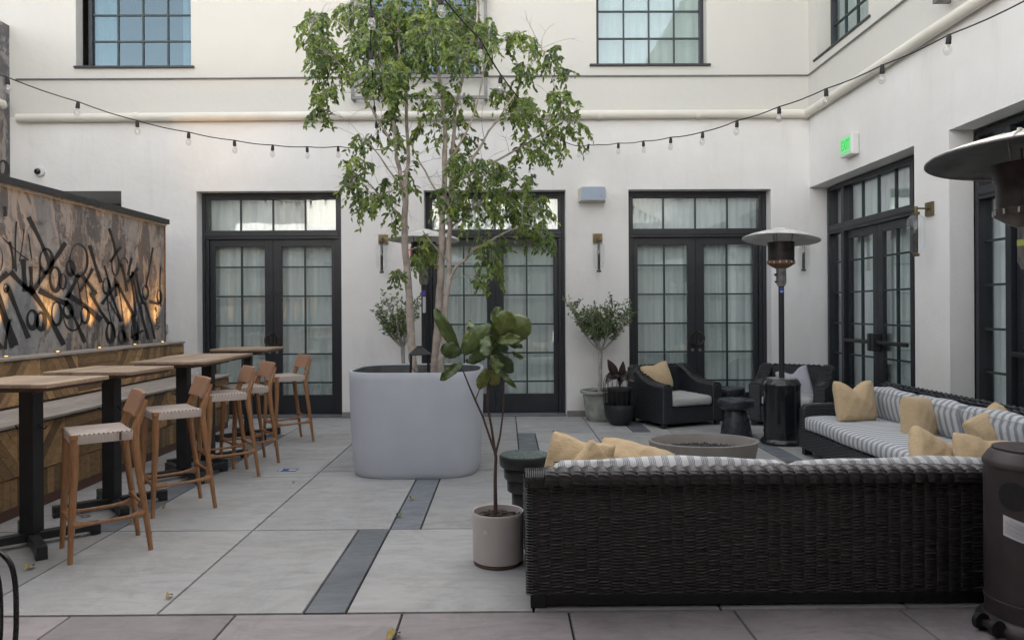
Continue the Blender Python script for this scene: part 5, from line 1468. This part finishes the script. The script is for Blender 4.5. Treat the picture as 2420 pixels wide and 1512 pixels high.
# ---------------------------------------------------------------- floor details
o = thing('floor_hatch', (-2.07,7.10,0), 0, 'pale square floor hatch with a blue sticker beside the bar stools', 'floor hatch')
m = MB(); m.box(-.28,.26,-.26,.46,-.01,.0035); m.build('cover', 'slab', o)
m = MB(); m.box(-.12,.06,-.04,.09,.0036,.005); m.build('sticker', 'blue_label', o)
m = MB(); m.box(-.02,.05,.0,.05,.0051,.0056); m.box(-.11,-.09,-.03,.08,.0051,.0056); m.build('sticker_print', 'paper', o)
def fleaf(x, y, label, s=.045, rz=0, tone=.5, mat='dry_leaf'):
    m = MB(); big_leaf(m, Vector((0,0,.004)), Vector((s*1.3,0,.010)), s*.75, Vector((0,.1,1)), tone, .2, .004, .35, 'oval', int(abs(x*100)))
    o_ = m.build('fallen_leaf', mat, None, (x,y,.002), (0,0,rz), smooth=True, fix=False)
    tag(o_, label, 'leaf', 'fallen leaves on the paving')
def G(px, py): Y = 1.53*1748/(py-(732-.0055*(px-1195))); return (px-1195)*Y/1748., Y
for (px, py, lb, s_, mt) in [(967,1178,'bright yellow leaf at the edge of the slate strip in front of the planter',.05,'dry_leaf'),(936,1218,'green leaf lying half on the slate strip joint',.06,'leaf_olive'),
   (692,1141,'yellow leaf beside the floor hatch sticker',.035,'dry_leaf'),(82,1336,'yellow leaf below the foot of the nearest bar table',.06,'dry_leaf'),(405,1405,'small brown leaf on the long paving joint',.045,'dry_leaf'),
   (940,1498,'curled brown leaf on the dark paving at the bottom edge',.075,'dry_leaf'),(300,1238,'pale leaf on the slate strip between the two nearest stools',.06,'dry_leaf'),(355,1266,'green leaf by the back leg of the nearest stool',.045,'leaf_olive'),(388,1200,'brown leaf beside the second stool leg',.045,'dry_leaf')]:
    x, y = G(px, py); fleaf(x, y, lb, s_, random.uniform(0,6), .5, mt)
for (px, py, lb) in [(205,1218,'small metal cable loop on the floor behind the nearest stool'),(388,1143,'small metal cable loop on the floor behind the second stool')]:
    x, y = G(px, py); o = thing('cable_loop', (x,y,.006), 0, lb, 'metal loop', 'metal loops on the floor by the bench')
    m = MB(); m.tube([(.03*math.cos(a), .022*math.sin(a), 0) for a in [2*PI*i/16. for i in range(17)]], .005, 6); m.tube([(-.03,0,0),(-.09,.03,.012)], .005, 6); m.build('wire', 'steel_worn', o, smooth=True)

# wire chair and plant blade cut by the left edge
o = thing('wire_chair', (-2.24,3.25,0), 0, 'black bent rod garden chair cut off by the lower left picture edge', 'chair')
m = MB()
for k, (dx, top, r_) in enumerate([(0,.49,.011),(-.05,.475,.007),(-.085,.38,.008)]):
    yy = -.02*k
    pts = [(.075+dx,yy,0),(.095+dx,yy,.12),(.095+dx,yy,top-.15),(.075+dx,yy,top-.05),(.02+dx,yy,top),(-.08+dx,yy,top+.025),(-.30+dx,yy,top+.02)]
    sm = []
    for i in range(len(pts)-1):
        for q in range(5): sm.append(Vector(pts[i]).lerp(Vector(pts[i+1]), q/5.))
    for _ in range(5): sm = [sm[0]]+[(sm[i-1]+sm[i]*2+sm[i+1])/4 for i in range(1, len(sm)-1)]+[sm[-1]]
    q_ = MB(); q_.tube(sm, r_, 8); q_.build('frame_rod', 'hoop_black', o, smooth=True)
m.add([(0,0,0),(.001,0,0),(0,.001,0)], [(0,1,2)])
q_ = MB(); q_.tube([(-.40+.28*math.cos(a)-.3, .28*math.sin(a)+.22, .42) for a in [2*PI*i/40. for i in range(41)]], .009, 8); q_.build('seat_ring', 'hoop_black', o, smooth=True)
q_ = MB()
for k in range(9): 
    a = R(20*k); q_.tube([(-.70+.27*math.cos(a), .22+.27*math.sin(a), .42), (-.70-.27*math.cos(a), .22-.27*math.sin(a), .42)], .0035, 5)
q_.build('seat_wires', 'hoop_black', o, smooth=True)
for a in (60, 180, 290):
    q_ = MB(); q_.tube([(-.70+.26*math.cos(R(a)), .22+.26*math.sin(R(a)), .41), (-.70+.34*math.cos(R(a)), .22+.34*math.sin(R(a)), 0)], .010, 8); q_.build('leg', 'hoop_black', o, smooth=True)
o = thing('foreground_plant', (-2.95,3.9,0), 0, 'green strap leaf of a plant poking in at the lower left picture edge', 'plant')
m = MB()
for k, (bx, bz, tx, ty, tz) in enumerate([(-.10,.32,.27,.0,.66),(-.12,.32,.10,-.1,.74),(-.1,.32,-.35,.1,.80),(-.1,.32,-.30,-.2,.62)]):
    big_leaf(m, Vector((bx,0,bz)), Vector((tx,ty,tz)), .035, Vector((0,-1,.6)), .7, .1, .0, .3, 'oval', k)
m.build('leaves', 'leaf_fiddle', o, smooth=True, fix=False)
m = MB(); m.lathe([(0,0),(.12,0),(.15,.30),(.16,.31),(.14,.31),(.13,.28),(0,.28)], (-.14,0,0), seg=32); m.build('pot', 'rubber', o, smooth=True)
